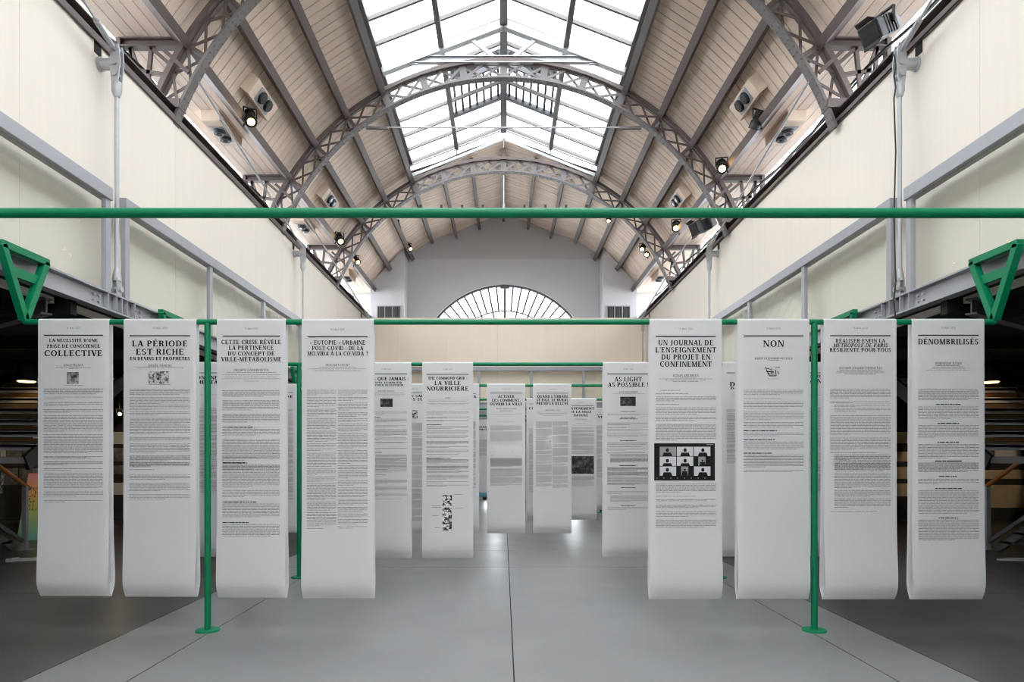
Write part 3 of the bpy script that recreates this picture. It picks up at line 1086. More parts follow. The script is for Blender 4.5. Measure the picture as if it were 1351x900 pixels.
for s in (-1, 1):
    boxlight(s, 11.4, 'slope', 'plywood lamp box on the %s roof slope, nearer one' % names[s])
    boxlight(s, 15.8, 'slope', 'plywood lamp box on the %s roof slope, farther one' % names[s])
    boxlight(s, 11.6, 'soffit', 'plywood lamp box under the %s soffit, nearest of three' % names[s])
    boxlight(s, 16.3, 'soffit', 'plywood lamp box under the %s soffit, middle of three' % names[s])
    boxlight(s, 20.9, 'soffit', 'plywood lamp box under the %s soffit, farthest of three' % names[s])

# cables and conduit lying on the wall beams
for s in (-1, 1):
    for k in range(2):
        pts = []
        y = 4.75
        while y < 22.4:      # sagging between the soffit brackets of the arches
            f = ((y - 4.75) % 4.4367) / 4.4367
            pts.append((s * (4.86 + .1 * k + R.uniform(-.015, .015)), y, 6.72 + .07 * k - .12 * math.sin(math.pi * f) + R.uniform(0, .03)))
            y += .3
        tag(MB().path(pts, .018, 6).build('cable', M['black']), 'black cable slung loosely along the %s eaves, %s' % (names[s], ('inner run', 'outer run')[k]), 'cable')
    cl = MB()
    tr = thing('cable_tray', 'thin metal cable tray above the %s wall beam' % names[s], 'cable tray', (s * 5.28, 13, 5.96))
    MB().box(s * 5.23, s * 5.33, 5, 22.4, 6.25, 6.27).build('tray', M['dark_steel'], tr)
    for k in range(16):
        y = 5.5 + 1.1 * k
        MB().box(s * 5.265, s * 5.295, y - .015, y + .015, 5.96, 6.25).build('tray_bracket', M['dark_steel'], tr)
pts = [P(1187 + dx, y, 7.42) for dx, y in ((26, 72), (28, 85), (22, 100), (10, 115), (4, 130), (4, 200), (4, 290), (2, 370), (-8, 395), (-16, 425))]
pts = [(4.24 + .02 * (i % 2), p.y, p.z) for i, p in enumerate(pts)]
tag(MB().path(pts, .008, 6).build('cable', M['black']), 'thin black cable running down the nearest right hanger rod', 'cable')

# vent grilles low on the gable piers
for s in (-1, 1):
    t = thing('vent_grille', 'dark slatted vent grille low on the %s gable pier' % names[s], 'vent', (s * 3.78, YGAB, 6.15), 'vent grilles on the gable')
    MB().box(s * 3.78 - .38, s * 3.78 + .38, YGAB - .01, YGAB + .02, 6.0, 6.5).build('backing', M['matt_black'], t)
    b = MB()
    for k in range(17):
        x = s * 3.78 - .36 + .72 * k / 16
        b.box(x - .012, x + .012, YGAB - .04, YGAB - .01, 6.0, 6.49)
    b.build('slats', M['dark_steel'], t)
    b = MB()
    for x in (-.38, -.13, .13, .38):
        b.box(s * 3.78 + x - .012, s * 3.78 + x + .012, YGAB - .045, YGAB - .005, 6.0, 6.5)
    b.box(s * 3.78 - .39, s * 3.78 + .39, YGAB - .045, YGAB - .005, 6.48, 6.51)
    b.build('frame', M['galv'], t)

# ------------------------------------------------------------------ serif lettering drawn from strokes
def ring_part(cx, cy, rx, ry, a0, a1, tx, ty, n=None):
    n = n or max(6, int(abs(a1 - a0) / 15))
    out = []
    for i in range(n):
        u, v = rad(a0 + (a1 - a0) * i / n), rad(a0 + (a1 - a0) * (i + 1) / n)
        o = lambda w: (cx + rx * math.cos(w), cy + ry * math.sin(w))
        q = lambda w: (cx + (rx - tx) * math.cos(w), cy + (ry - ty) * math.sin(w))
        out.append([q(u), o(u), o(v), q(v)])
    return out


def glyph(ch, t=.22, h=.105):
    """(polygons, advance) of a bold serif capital of height 1"""
    acc = {'É': ('E', 'a'), 'È': ('E', 'g'), 'Ê': ('E', 'c'), 'À': ('A', 'g'), 'Ç': ('C', 'k')}
    if ch in acc:
        b, k = acc[ch]
        p, w = glyph(b, t, h)
        m = w * .47
        if k == 'a':
            p = p + [[(m - .08, 1.08), (m + .03, 1.08), (m + .2, 1.27), (m + .03, 1.27)]]
        elif k == 'g':
            p = p + [[(m - .03, 1.08), (m + .08, 1.08), (m - .03, 1.27), (m - .2, 1.27)]]
        elif k == 'c':
            p = p + [[(m - .2, 1.08), (m - .1, 1.08), (m + .05, 1.27), (m - .05, 1.27)], [(m + .2, 1.08), (m + .1, 1.08), (m - .05, 1.27), (m + .05, 1.27)]]
        else:
            p = p + [[(m, -.2), (m + .1, -.2), (m + .08, 0), (m, 0)]]
        return p, w
    p = []
    sv = .06
    Rc = lambda x0, x1, y0, y1: p.append([(x0, y0), (x1, y0), (x1, y1), (x0, y1)])
    Dg = lambda x0, x1, w, y0=0.0, y1=1.0: p.append([(x0, y0), (x0 + w, y0), (x1 + w, y1), (x1, y1)])

    def St(x, b=1, u=1, w=None, y0=0.0, y1=1.0):
        w = w or t
        Rc(x, x + w, y0, y1)
        if b:
            Rc(x - .09, x + w + .09, y0, y0 + sv)
        if u:
            Rc(x - .09, x + w + .09, y1 - sv, y1)
    Ar = lambda *a: p.extend(ring_part(*a))
    x = .1
    if ch == 'A':
        Dg(.06, .38, h * 1.15); Dg(.62, .34, t * 1.05); Rc(.2, .7, .27, .27 + h); Rc(-.03, .26, 0, sv); Rc(.53, .93, 0, sv); w = .9
    elif ch == 'B':
        St(x, 1, 1); Ar(.4, .745, .32, .255, -90, 90, t, h); Ar(.42, .27, .36, .27, -90, 90, t, h)
        Rc(x, .42, 1 - h, 1); Rc(x, .42, .49, .49 + h); Rc(x, .42, 0, h); w = .84
    elif ch == 'C':
        Ar(.48, .5, .44, .52, 48, 312, t, h); Rc(.74, .8, .66, .98); Rc(.74, .8, .05, .26); w = .86
    elif ch == 'D':
        St(x); Ar(.42, .5, .46, .5, -90, 90, t, h); Rc(x, .44, 1 - h, 1); Rc(x, .44, 0, h); w = .95
    elif ch in 'EF':
        St(x); Rc(x, .68, 1 - h, 1); Rc(.62, .69, .76, 1); Rc(x, .52, .47, .47 + h); Rc(.5, .56, .38, .64)
        if ch == 'E':
            Rc(x, .72, 0, h); Rc(.66, .73, 0, .26)
        w = .8 if ch == 'E' else .74
    elif ch == 'G':
        Ar(.48, .5, .44, .52, 48, 318, t, h); Rc(.74, .8, .68, .98); Rc(.7, .7 + t, .02, .42); Rc(.6, .98, .38, .38 + sv); w = .98
    elif ch == 'H':
        St(x); St(.64); Rc(x, .7, .47, .47 + h); w = .95
    elif ch == 'I':
        St(x); w = .4
    elif ch == 'J':
        St(.26, 0, 1, None, .15, 1); Ar(.2, .15, .25, .2, -150, 0, t, h); w = .57
    elif ch == 'K':
        St(x); Dg(.26, .62, h * 1.2, .42, 1); Dg(.62, .34, t, 0, .56); Rc(.5, .82, 1 - sv, 1); Rc(.55, .9, 0, sv); w = .88
    elif ch == 'L':
        St(x); Rc(x, .68, 0, h); Rc(.62, .69, 0, .3); w = .74
    elif ch == 'M':
        St(.1, 1, 1, h); St(.82, 1, 1); Dg(.44, .1, t * .95); Dg(.46, .84, h); w = 1.12
    elif ch == 'N':
        St(.12, 1, 1, h); St(.76, 0, 1, h); Dg(.68, .1, t); w = .95
    elif ch == 'O':
        Ar(.5, .5, .46, .52, 0, 360, t, h); w = 1.0
    elif ch == 'P':
        St(x); Ar(.42, .71, .34, .29, -90, 90, t, h); Rc(x, .44, 1 - h, 1); Rc(x, .44, .42, .42 + h); w = .8
    elif ch == 'Q':
        Ar(.5, .5, .46, .52, 0, 360, t, h); Dg(.66, .44, t * .9, -.24, .14); w = 1.0
    elif ch == 'R':
        St(x); Ar(.42, .73, .33, .27, -90, 90, t, h); Rc(x, .44, 1 - h, 1); Rc(x, .44, .46, .46 + h); Dg(.6, .38, t, 0, .5); Rc(.58, .92, 0, sv); w = .9
    elif ch == 'S':
        Ar(.36, .745, .29, .265, 30, 270, t * .9, h); Ar(.36, .255, .31, .265, -150, 90, t * .9, h); Rc(.56, .62, .7, .97); Rc(.07, .13, .03, .3); w = .74
    elif ch == 'T':
        St(.33, 1, 0); Rc(.04, .82, 1 - h, 1); Rc(.03, .1, .72, 1); Rc(.76, .83, .72, 1); w = .86
    elif ch == 'U':
        St(.1, 0, 1, None, .3, 1); St(.7, 0, 1, h * 1.1, .3, 1); Ar(.445, .32, .345, .34, 180, 360, t, h); w = .92
    elif ch == 'V':
        Dg(.4, .08, t * 1.05); Dg(.42, .72, h * 1.15); Rc(-.03, .36, 1 - sv, 1); Rc(.6, .9, 1 - sv, 1); w = .87
    elif ch == 'X':
        Dg(.58, .06, t * 1.05); Dg(.08, .62, h * 1.2); Rc(-.02, .32, 1 - sv, 1); Rc(.54, .84, 0, sv); w = .85
    elif ch == 'Y':
        Dg(.34, .05, t, .42, 1); Dg(.4, .7, h * 1.15, .42, 1); St(.33, 1, 0, None, 0, .45); Rc(-.04, .32, 1 - sv, 1); Rc(.58, .88, 1 - sv, 1); w = .85
    elif ch == 'Z':
        Rc(.06, .72, 1 - h, 1); Rc(.06, .74, 0, h); Dg(.05, .5, t * 1.1); w = .8
    elif ch == '-':
        Rc(.06, .36, .33, .33 + h * 1.3); w = .42
    elif ch in "'’":
        p.append([(.1, .68), (.17, .68), (.27, 1), (.08, 1)]); w = .3
    elif ch == '.':
        Rc(.06, .24, 0, .17); w = .3
    elif ch == ',':
        Rc(.06, .24, 0, .17); p.append([(.08, -.17), (.15, -.17), (.24, .05), (.1, .05)]); w = .3
    elif ch == ':':
        Rc(.1, .28, 0, .17); Rc(.1, .28, .45, .62); w = .36
    elif ch == '!':
        p.append([(.15, .28), (.23, .28), (.29, 1), (.09, 1)]); Rc(.1, .28, 0, .17); w = .38
    elif ch == '?':
        Ar(.3, .74, .26, .27, -70, 170, t * .9, h); Rc(.26, .26 + t * .6, .28, .52); Rc(.22, .4, 0, .17); w = .62
    elif ch == '«':
        for d in (0, .22):
            p.append([(.04 + d, .36), (.12 + d, .36), (.28 + d, .62), (.2 + d, .62)]); p.append([(.04 + d, .36), (.12 + d, .36), (.28 + d, .1), (.2 + d, .1)])
        w = .56
    elif ch == '»':
        for d in (0, .22):
            p.append([(.2 + d, .36), (.28 + d, .36), (.12 + d, .62), (.04 + d, .62)]); p.append([(.2 + d, .36), (.28 + d, .36), (.12 + d, .1), (.04 + d, .1)])
        w = .56
    elif ch == '0':
        Ar(.3, .5, .28, .52, 0, 360, t * .8, h); w = .62
    elif ch == '1':
        Rc(.2, .2 + t * .8, 0, 1); p.append([(.04, .78), (.2, .86), (.2, 1), (.04, .86)]); w = .46
    elif ch == '2':
        Ar(.3, .72, .27, .29, -20, 170, t * .8, h); Dg(.04, .44, t * .9, .04, .64); Rc(.04, .56, 0, h); w = .62
    elif ch == '4':
        Rc(.38, .38 + t * .8, 0, 1); Dg(.02, .36, h * 1.2, .24, 1); Rc(.02, .64, .22, .22 + h); w = .66
    elif ch == '5':
        Ar(.28, .32, .28, .34, -150, 120, t * .8, h); Rc(.08, .08 + h, .5, 1); Rc(.08, .54, 1 - h, 1); w = .6
    elif ch == '6':
        Ar(.3, .31, .28, .32, 0, 360, t * .8, h); Ar(.48, .32, .46, .7, 100, 180, t * .8, h); w = .62
    else:
        w = .34
    return p, w


def text_polys(s, t=.22, h=.105, shear=0.0, track=.07):
    out, x = [], 0.0
    for ch in s:
        p, w = glyph(ch, t, h)
        out += [[(a + x + b * shear, b) for a, b in q] for q in p]
        x += w + track
    return out, x - track


# ------------------------------------------------------------------ the green banner racks
D1 = 5.86
RATIO = [0.556, 1.0, 1.447, 1.87, 2.315, 2.76, 3.195, 3.575]
ROWS = [D1 * k for k in RATIO]
RAIL = 2.651
PX = (-2.54, 2.665)
row_word = ['in front, empty of banners', 'carrying the front row of eight banners', 'carrying the second row of banners', 'carrying the third row of banners',
            'carrying the fourth row of banners', 'fifth from the camera', 'sixth from the camera', 'farthest from the camera']
for k, Y in enumerate(ROWS):
    t = thing('banner_rack', 'green steel banner rack %s' % row_word[k], 'rack', (CX, Y, 0), 'green banner racks')
    xe0, xe1 = CX - 4.165, CX + 4.165
    MB().tube((xe0, Y, RAIL), (xe1, Y, RAIL), .0235, 18).build('rail', M['green'], t)
    for x in PX:
        MB().tube((x, Y, .012), (x, Y, RAIL - .01), .0265, 18).build('post', M['green'], t)
        MB().lathe((x, Y, 0), (x, Y, .016), [(.1, 0), (.1, .7), (.096, 1)], 32).build('base_plate', M['green'], t)
    for s, x in ((-1, xe0), (1, xe1)):
        b = MB()
        zt, zb = 3.265, RAIL - .012
        w2, th = .29, .05
        pts = [(-w2, zt), (w2, zt), (0, zb)]
        # the three sides of the hanging triangle
        a, c, e = [Vector((x, Y + p[0], p[1])) for p in ((-w2 + .02, zt - .025), (w2 - .02, zt - .025), (0, zb + .03))]
        b.beam(a + Vector((0, -.02, 0)), c + Vector((0, .02, 0)), .062, .062)
        b.beam(a, e, .062, .062, up=(0, 1, 0))
        b.beam(c, e, .062, .062, up=(0, 1, 0))
        b.build('triangle_bracket', M['green'], t, bevel=.003)
        b = MB()
        b.box(x - .012, x + .012, Y - .2, Y + .2, BEAM0 - .03, BEAM0 + .05)
        b.box(x - .02, x + s * .13, Y - .15, Y + .15, BEAM1 + .002, BEAM1 + .01)
        b.build('clamp_plate', M['green'], t)


# ------------------------------------------------------------------ banners
def banner(Y, x0, x1, ybot, label, spec, group='printed paper banners', seed=0):
    rr = random.Random(seed + int(x0 * 7))
    Yf = Y - .03
    k = Yf / F
    wx = lambda px: (px - VX) * k
    wz = lambda py: EYE + (VY - py) * k
    X0, X1 = wx(x0), wx(x1)
    zb = wz(ybot)
    rt = .0275
    ztop = RAIL
    sway = rr.uniform(-.006, .006)
    belly = rr.uniform(.012, .022)

    def half(z):
        """half gap between the front and back sheets at height z"""
        f = (ztop - z) / (ztop - zb)
        g = rt + .006 * f + belly * math.exp(-((f - .93) / .12) ** 2)
        if z < zb + .13:
            e = max(0.0, (z - zb) / .13)
            g *= 1 - (1 - e) ** 1.7
        return g
    mid = lambda z: Y + sway * ((ztop - z) / (ztop - zb)) ** 2
    front = lambda z: mid(z) - half(z)
    prof = []
    for i in range(9):
        a = math.pi * i / 8
        prof.append((Y + rt * math.cos(a), ztop + rt * math.sin(a)))
    zs = [ztop - .15 * i for i in range(1, int((ztop - zb - .3) / .15))]
    z = zs[-1]
    while z - .03 > zb + .13:
        z -= .03
        zs.append(z)
    zs += [zb + .13 * (1 - i / 11) ** 1.5 for i in range(1, 11)]
    fr_ = [(front(z), z) for z in zs] + [(mid(zb), zb)]
    bk_ = [(2 * mid(z) - front(z), z) for z in zs]
    loop = prof + fr_ + list(reversed(bk_))
    n = len(loop)
    b = MB()
    vs = [(X0, y, z) for y, z in loop] + [((X0 + X1) / 2, y - .001, z) for y, z in loop] + [(X1, y, z) for y, z in loop]
    fs = [(c * n + i, c * n + (i + 1) % n, (c + 1) * n + (i + 1) % n, (c + 1) * n + i) for i in range(n) for c in (0, 1)]
    b._add(vs, fs, True)
    base = ((X0 + X1) / 2, Y, zb)
    o = b.build('paper_banner', M['paper'], base=base)
    tag(o, label, 'banner', group)
    LIFT = .0022
    ctr = (x0 + x1) / 2

    def flat(polys, nm, m):
        q = MB()
        for pl in polys:
            pl3 = []
            for px, py in pl:
                z = wz(py)
                pl3.append((wx(px), front(z) - LIFT - .001, z))
            q.poly(pl3)
        return q.build(nm, m, o, recalc=False)

    def line(s, cap, y, w, t=.22, h=.105, shear=0.0, cx=None):
        if t > .2 and cap < 5:
            t, h = .26, .14
        polys, tw = text_polys(s, t, h, shear)
        sx = w / tw
        c = ctr if cx is None else cx
        return [[(c - w / 2 + a * sx, y + cap / 2 - bb * cap) for a, bb in q] for q in polys]
    r = lambda xa, xb, ya, yb: [(xa, yb), (xb, yb), (xb, ya), (xa, ya)]
    title, auth, small, body, heads = [], [], [], [], []
    px_m = F / Y
    pitch = .0121 * px_m
    wd = x1 - x0
    xl, xr = x0 + wd * .085, x1 - wd * .085

    def words(xa, xb, y, hh, dst):
        x = xa
        while x < xb - .004 * px_m:
            w = rr.uniform(.006, .05) * px_m
            e = min(x + w, xb)
            dst.append(r(x, e, y - hh / 2, y + hh / 2))
            x = e + .0052 * px_m
    for it in spec:
        kd = it[0]
        if kd == 'date':
            flat(line(it[1], 2.5 * px_m / 153.75, it[2], wd * .2, .13, .11), 'date', M['ink3'])
        elif kd == 'rule':
            flat([r(xl, xr, it[1] - .0042 * px_m, it[1] + .0042 * px_m)], 'rule', M['ink'])
        elif kd == 't':
            title += line(*it[1:5], **(it[5] if len(it) > 5 else {}))
        elif kd == 'a':
            auth += line(it[1], it[2], it[3], it[4], .15, .09, .18)
        elif kd == 'sub':
            for y, w in it[1]:
                words(ctr - w / 2, ctr + w / 2, y, .0032 * px_m, small)
        elif kd == 'pic':
            q = r(*it[1:5])
            flat([q], 'picture', M[it[5]])
        elif kd == 'body':
            opt = it[2] if len(it) > 2 else {}
            a, c = opt.get('x', (xl, xr))
            for blk in it[1]:
                y0, y1 = blk[0], blk[1]
                mode = blk[2] if len(blk) > 2 else ''
                if mode == 'h':
                    words(a, a + (c - a) * rr.uniform(.35, .6), (y0 + y1) / 2, .0075 * px_m, heads)
                    continue
                if mode == 'c':
                    w = (c - a) * rr.uniform(.3, .45)
                    words((a + c) / 2 - w / 2, (a + c) / 2 + w / 2, (y0 + y1) / 2, .0075 * px_m, heads)
                    continue
                nl = max(1, round((y1 - y0) / pitch))
                ind = (c - a) * .07 if mode == 'i' else 0
                for j in range(nl):
                    y = y0 + (j + .5) * (y1 - y0) / nl
                    e = c if j < nl - 1 else a + (c - a) * rr.uniform(.3, .95)
                    words(a + ind, e, y, .0039 * px_m, body)
    if title:
        flat(title, 'title', M['ink'])
    if auth:
        flat(auth, 'author_line', M['ink4'])
    if small:
        flat(small, 'caption', M['ink3'])['kind'] = 'stuff'
    if body:
        flat(body, 'body_text', M['ink2'])['kind'] = 'stuff'
    if heads:
        flat(heads, 'subheading', M['ink'])['kind'] = 'stuff'
    return o, flat, r


def blocks(sc, oy, lst, clip=1e9):
    return [(oy + b[0] / sc, oy + b[1] / sc, *b[2:]) for b in lst]


def rnd_blocks(y0, y1, u, seed):
    q, out, y = random.Random(seed), [], y0
    while y < y1:
        e = min(y1, y + q.uniform(2, 12) * u)
        out.append((y, e))
        y = e + .9 * u
    return out


Y1 = ROWS[1]
A, Bc = 4.5, 2.702
L = lambda lst: blocks(4.5, 420, lst)
Lb = lambda lst: blocks(2.702, 600, lst)
G1 = 'paper banners of the front row'
banner(Y1, 50, 144, 788, 'front paper banner headed COLLECTIVE with a small square photo', [
    ('date', '14 MAI 2020', 432.7), ('rule', 442.4),
    ('t', "LA NÉCESSITÉ D'UNE", 4.3, 449.2, 64), ('t', 'PRISE DE CONSCIENCE', 4.3, 456.7, 70), ('t', 'COLLECTIVE', 7.8, 466.2, 77),
    ('a', 'HUGO FRANCK', 3, 481.8, 26), ('sub', [(484.5, 46), (486.4, 12), (508.6, 26)]), ('pic', 88.3, 104, 491, 506.8, 'ph1'),
    ('body', L([(415, 453), (464, 482), (496, 522), (538, 562), (575, 675), (688, 802), (818, 833), (848, 872), (888, 900)]) + Lb([(8, 12), (22, 38), (47, 59), (65, 120), (130, 150), (160, 171)]))], G1)
banner(Y1, 163, 259, 788.5, 'front paper banner headed LA PÉRIODE EST RICHE with a grey picture', [
    ('date', '15 MAI 2020', 432.9), ('rule', 443),
    ('t', 'LA PÉRIODE', 7.8, 453.4, 74), ('t', 'EST RICHE', 7.8, 464.2, 63.5), ('t', 'EN DEVINS ET PROPHÈTES', 4.2, 473.2, 79.5),
    ('a', 'DANIEL VANICHE', 3, 482.4, 31), ('sub', [(485.4, 62), (507.6, 28)]), ('pic', 196, 222.8, 490, 506.2, 'ph2'),
    ('body', L([(418, 457), (468, 510), (510, 545), (550, 577), (590, 630), (630, 690), (703, 728), (742, 800), (812, 850), (855, 880), (893, 905)]) + Lb([(8, 20), (25, 45), (70, 90), (100, 131), (140, 161)]))], G1)
banner(Y1, 286, 377, 790, 'front paper banner headed CETTE CRISE RÉVÈLE LA PERTINENCE', [
    ('date', '15 MAI 2020', 433.7), ('rule', 443.5),
    ('t', 'CETTE CRISE RÉVÈLE', 5.6, 451.4, 79), ('t', 'LA PERTINENCE', 5.6, 458.9, 59.5), ('t', 'DU CONCEPT DE', 5.6, 466.5, 62), ('t', 'VILLE-MÉTABOLISME', 5.6, 474, 80),
    ('a', 'PHILIPPE CHIAMBARETTA', 3.2, 488.4, 46), ('sub', [(491.5, 66), (494.4, 76), (497.5, 70), (500, 78), (503, 20)]),
    ('body', L([(425, 467), (485, 548), (565, 620), (640, 654, 'h'), (655, 698), (715, 832), (855, 865, 'h'), (868, 900)]) + Lb([(6, 22), (25, 32, 'h'), (36, 115), (125, 152), (165, 172, 'h'), (173, 224), (238, 246, 'h'), (248, 292)]))], G1)
b4 = [('date', '16 MAI 2020', 434.6), ('rule', 444.4),
      ('t', '« EUTOPIE » URBAINE', 5.6, 452, 73), ('t', 'POST-COVID : DE LA', 5.6, 459.4, 68), ('t', 'MO.VIDA À LA CO.VIDA ?', 5.6, 466.5, 80),
      ('a', 'BENJAMIN HECHT', 3, 481.7, 32), ('sub', [(484.4, 50), (486.8, 76), (489, 60)]),
      ('body', rnd_blocks(514, 698, 1.85, 3), {'x': (405.2, 443.5)}), ('body', rnd_blocks(514, 698, 1.85, 4), {'x': (446.2, 485)})]
banner(Y1, 398, 493, 791, 'front paper banner headed EUTOPIE URBAINE with two text columns', b4, G1)

o, flat, r = banner(Y1, 857, 952.5, 791.5, 'front paper banner headed UN JOURNAL with a black video-call screenshot', [
    ('date', '16 MAI 2020', 433.9), ('rule', 444),
    ('t', 'UN JOURNAL DE', 7, 452.2, 73), ('t', "L'ENSEIGNEMENT", 7, 461.8, 80.5), ('t', 'DU PROJET EN', 7, 471.1, 65), ('t', 'CONFINEMENT', 7, 480.4, 68.5),
    ('a', 'RONAN KERDREUX', 3.2, 495.6, 34), ('sub', [(498.2, 28), (500, 70), (501.7, 52), (503.6, 34)]),
    ('body', L([(424, 432, 'i'), (444, 452), (463, 494), (506, 514), (527, 573), (585, 609), (627, 726)]) + blocks(2.6966, 600, [(102, 135), (145, 151), (158, 166), (177, 190), (200, 222), (230, 260)]))], G1)
flat([r(863, 943, 585, 634)], 'video_screenshot', M['ink'])
sc_t, sc_g, sc_k = [], [], []
for j in range(3):
    for i in range(3):
        x0_, y0_ = 869.8 + 22.6 * i, 589.6 + 13 * j
        nar = (i, j) in ((2, 1), (1, 2))
        xa, xb = (x0_ + 6, x0_ + 15.5) if nar else (x0_ + .4, x0_ + 22)
        ((sc_g if (i + j) % 3 == 0 else sc_t)).append(r(xa, xb, y0_, y0_ + 12.2))
        cx_, hr = (xa + xb) / 2 + (i - 1) * .8, (1.5 if nar else 2.6)
        yh = y0_ + 4.4 + (j % 2)
        sc_k.append([(cx_ + hr * .85 * math.cos(rad(a)), yh - hr * math.sin(rad(a))) for a in range(0, 360, 36)])
        sh = min(6.5, (xb - xa) / 2 - .5)
        sc_k.append([(cx_ - sh, y0_ + 12.2), (cx_ + sh, y0_ + 12.2), (cx_ + sh * .75, yh + hr * 1.25), (cx_ - sh * .75, yh + hr * 1.25)])
LF = .0012


def stacked(polys, nm, m, up):
    q = flat(polys, nm, m)
    for v in q.data.vertices:
        v.co.y -= up
    return q


for tl in sc_t:
    stacked([tl], 'video_tile', M['tile'], LF)
for tl in sc_g:
    stacked([tl], 'video_tile', M['tile2'], LF)
for k in range(0, len(sc_k), 2):
    stacked(sc_k[k:k + 2], 'video_silhouette', M['ink'], 2 * LF)
stacked([r(866 + 9 * i, 867.5 + 9 * i, 630.4, 631.4) for i in range(8)] + [r(932, 941, 586.3, 587.2)], 'toolbar', M['tile2'], LF)

o, flat, r = banner(Y1, 973, 1068, 791.5, 'front paper banner headed NON with a small ink drawing', [
    ('date', '16 MAI 2020', 433.3), ('rule', 443.2), ('t', 'NON', 8.4, 453.4, 28),
    ('a', 'MARIE VANHAMME-DESVAUX', 2.8, 473, 50), ('sub', [(475.5, 14), (500, 16)]),
    ('body', L([(423, 458), (474, 480), (493, 538), (553, 607), (615, 650), (665, 671, 'h'), (677, 702), (718, 724, 'h'), (730, 782), (798, 804, 'h'), (808, 887)]) + blocks(2.6966, 600, [(4, 20), (25, 46), (52, 63)]))], G1)
dr_ = []
for (xa, ya, xb, yb, w) in ((1010, 486, 1015, 496, 1), (1015, 496, 1024, 496, 1.1), (1024, 496, 1023, 488, 1), (1011, 490, 1021, 491, 1.4), (1012, 493, 1022, 494, .8), (1018, 485, 1018, 494, .9), (1022, 486, 1029, 484, .7), (1026, 490, 1027, 494, 1.1), (1013, 486, 1017, 488, .8), (1009, 484, 1013, 487, .7)):
    d = Vector((xb - xa, yb - ya)).normalized()
    n_ = Vector((-d.y, d.x)) * w / 2
    dr_.append([(xa + n_.x, ya + n_.y), (xb + n_.x, yb + n_.y), (xb - n_.x, yb - n_.y), (xa - n_.x, ya - n_.y)])
flat(dr_, 'ink_drawing', M['ink'])
banner(Y1, 1087, 1183, 792, 'front paper banner headed RÉALISER ENFIN LA MÉTROPOLE DE PARIS', [
    ('date', '16 MAI 2020', 432.8), ('rule', 443),
    ('t', 'RÉALISER ENFIN LA', 5, 449.8, 65.5), ('t', 'MÉTROPOLE DE PARIS', 5, 455.8, 72, {'shear': .2}), ('t', 'RÉSILIENTE POUR TOUS', 5, 461.8, 81),
    ('a', 'ANTOINE SOULIER-THOMAZEAU', 3.2, 485.6, 57), ('sub', [(488.4, 54), (490.2, 62), (492, 64), (493.6, 40)]),
    ('body', L([(418, 477), (492, 506), (513, 526, 'i'), (530, 558, 'i'), (573, 693), (706, 783), (796, 801), (806, 900, 'i')]) + blocks(2.6966, 600, [(4, 20, 'i'), (27, 60, 'i'), (65, 120, 'i'), (125, 150, 'i'), (155, 190, 'i'), (200, 202)]))], G1)
banner(Y1, 1203, 1299, 792, 'front paper banner headed DÉNOMBRILISÉS', [
    ('date', '16 MAI 2020', 432.6), ('rule', 442.4), ('t', 'DÉNOMBRILISÉS', 7.3, 450.8, 80),
    ('a', 'DOMINIQUE JULIEN', 3.2, 479.4, 35), ('sub', [(482.4, 30), (484.2, 40), (486, 44), (488.8, 57)]),
    ('body', L([(420, 487), (508, 516, 'c'), (522, 599), (620, 628, 'c'), (632, 711), (732, 740, 'c'), (745, 824), (844, 852, 'c'), (856, 900)]) + blocks(2.6966, 600, [(4, 14), (19, 26, 'c'), (27, 63), (74, 81, 'c'), (85, 105), (117, 124, 'c'), (125, 211), (222, 229, 'c'), (230, 306)]))], G1)

# second row
Y2 = ROWS[2]
G2 = 'paper banners of the second row'
S2 = lambda lst: blocks(5.627, 460, lst)
S2b = lambda lst: blocks(3.378, 600, lst)
W2 = 67
banner(Y2, 240, 307, 735, 'white paper banner of the second row, seen behind the left green post', [
    ('rule', 492), ('t', 'CONFINER', 4.6, 498.3, 38), ('t', 'ALIMENTAIRE', 4.6, 504.3, 54), ('sub', [(521, 40)]), ('body', rnd_blocks(538, 650, 1.28, 11))], G2)
banner(Y2, 399.5, 465, 736, 'white paper banner of the second row hidden behind the EUTOPIE banner', [('rule', 493), ('body', rnd_blocks(538, 650, 1.28, 12))], G2)
banner(Y2, 476, 542.5, 737, 'white paper banner headed PLUS QUE JAMAIS with a small dark photo, second row', [
    ('date', '14 MAI 2020', 486.9), ('rule', 493.4), ('t', 'PLUS QUE JAMAIS :', 4.5, 499.8, 59, {'cx': 509.8}), ('t', 'RÉNOVER, RÉHABILITER,', 2.4, 505, 44), ('t', 'STRUCTURER, RECONVERTIR...', 2.4, 508.4, 52),
    ('a', 'ANTOINE ARNAUD', 2, 516.1, 22), ('sub', [(518.5, 50), (520.2, 52), (522, 40)]), ('pic', 501.7, 518, 526, 537, 'ph3'),
    ('body', S2([(467, 490), (507, 513, 'h'), (520, 548), (570, 583), (598, 650), (660, 681), (690, 706), (735, 750), (768, 774, 'h'), (785, 830), (843, 900)]) + S2b([(18, 35), (45, 60), (65, 80), (88, 92), (110, 130), (140, 160), (170, 186), (194, 199)]))], G2)
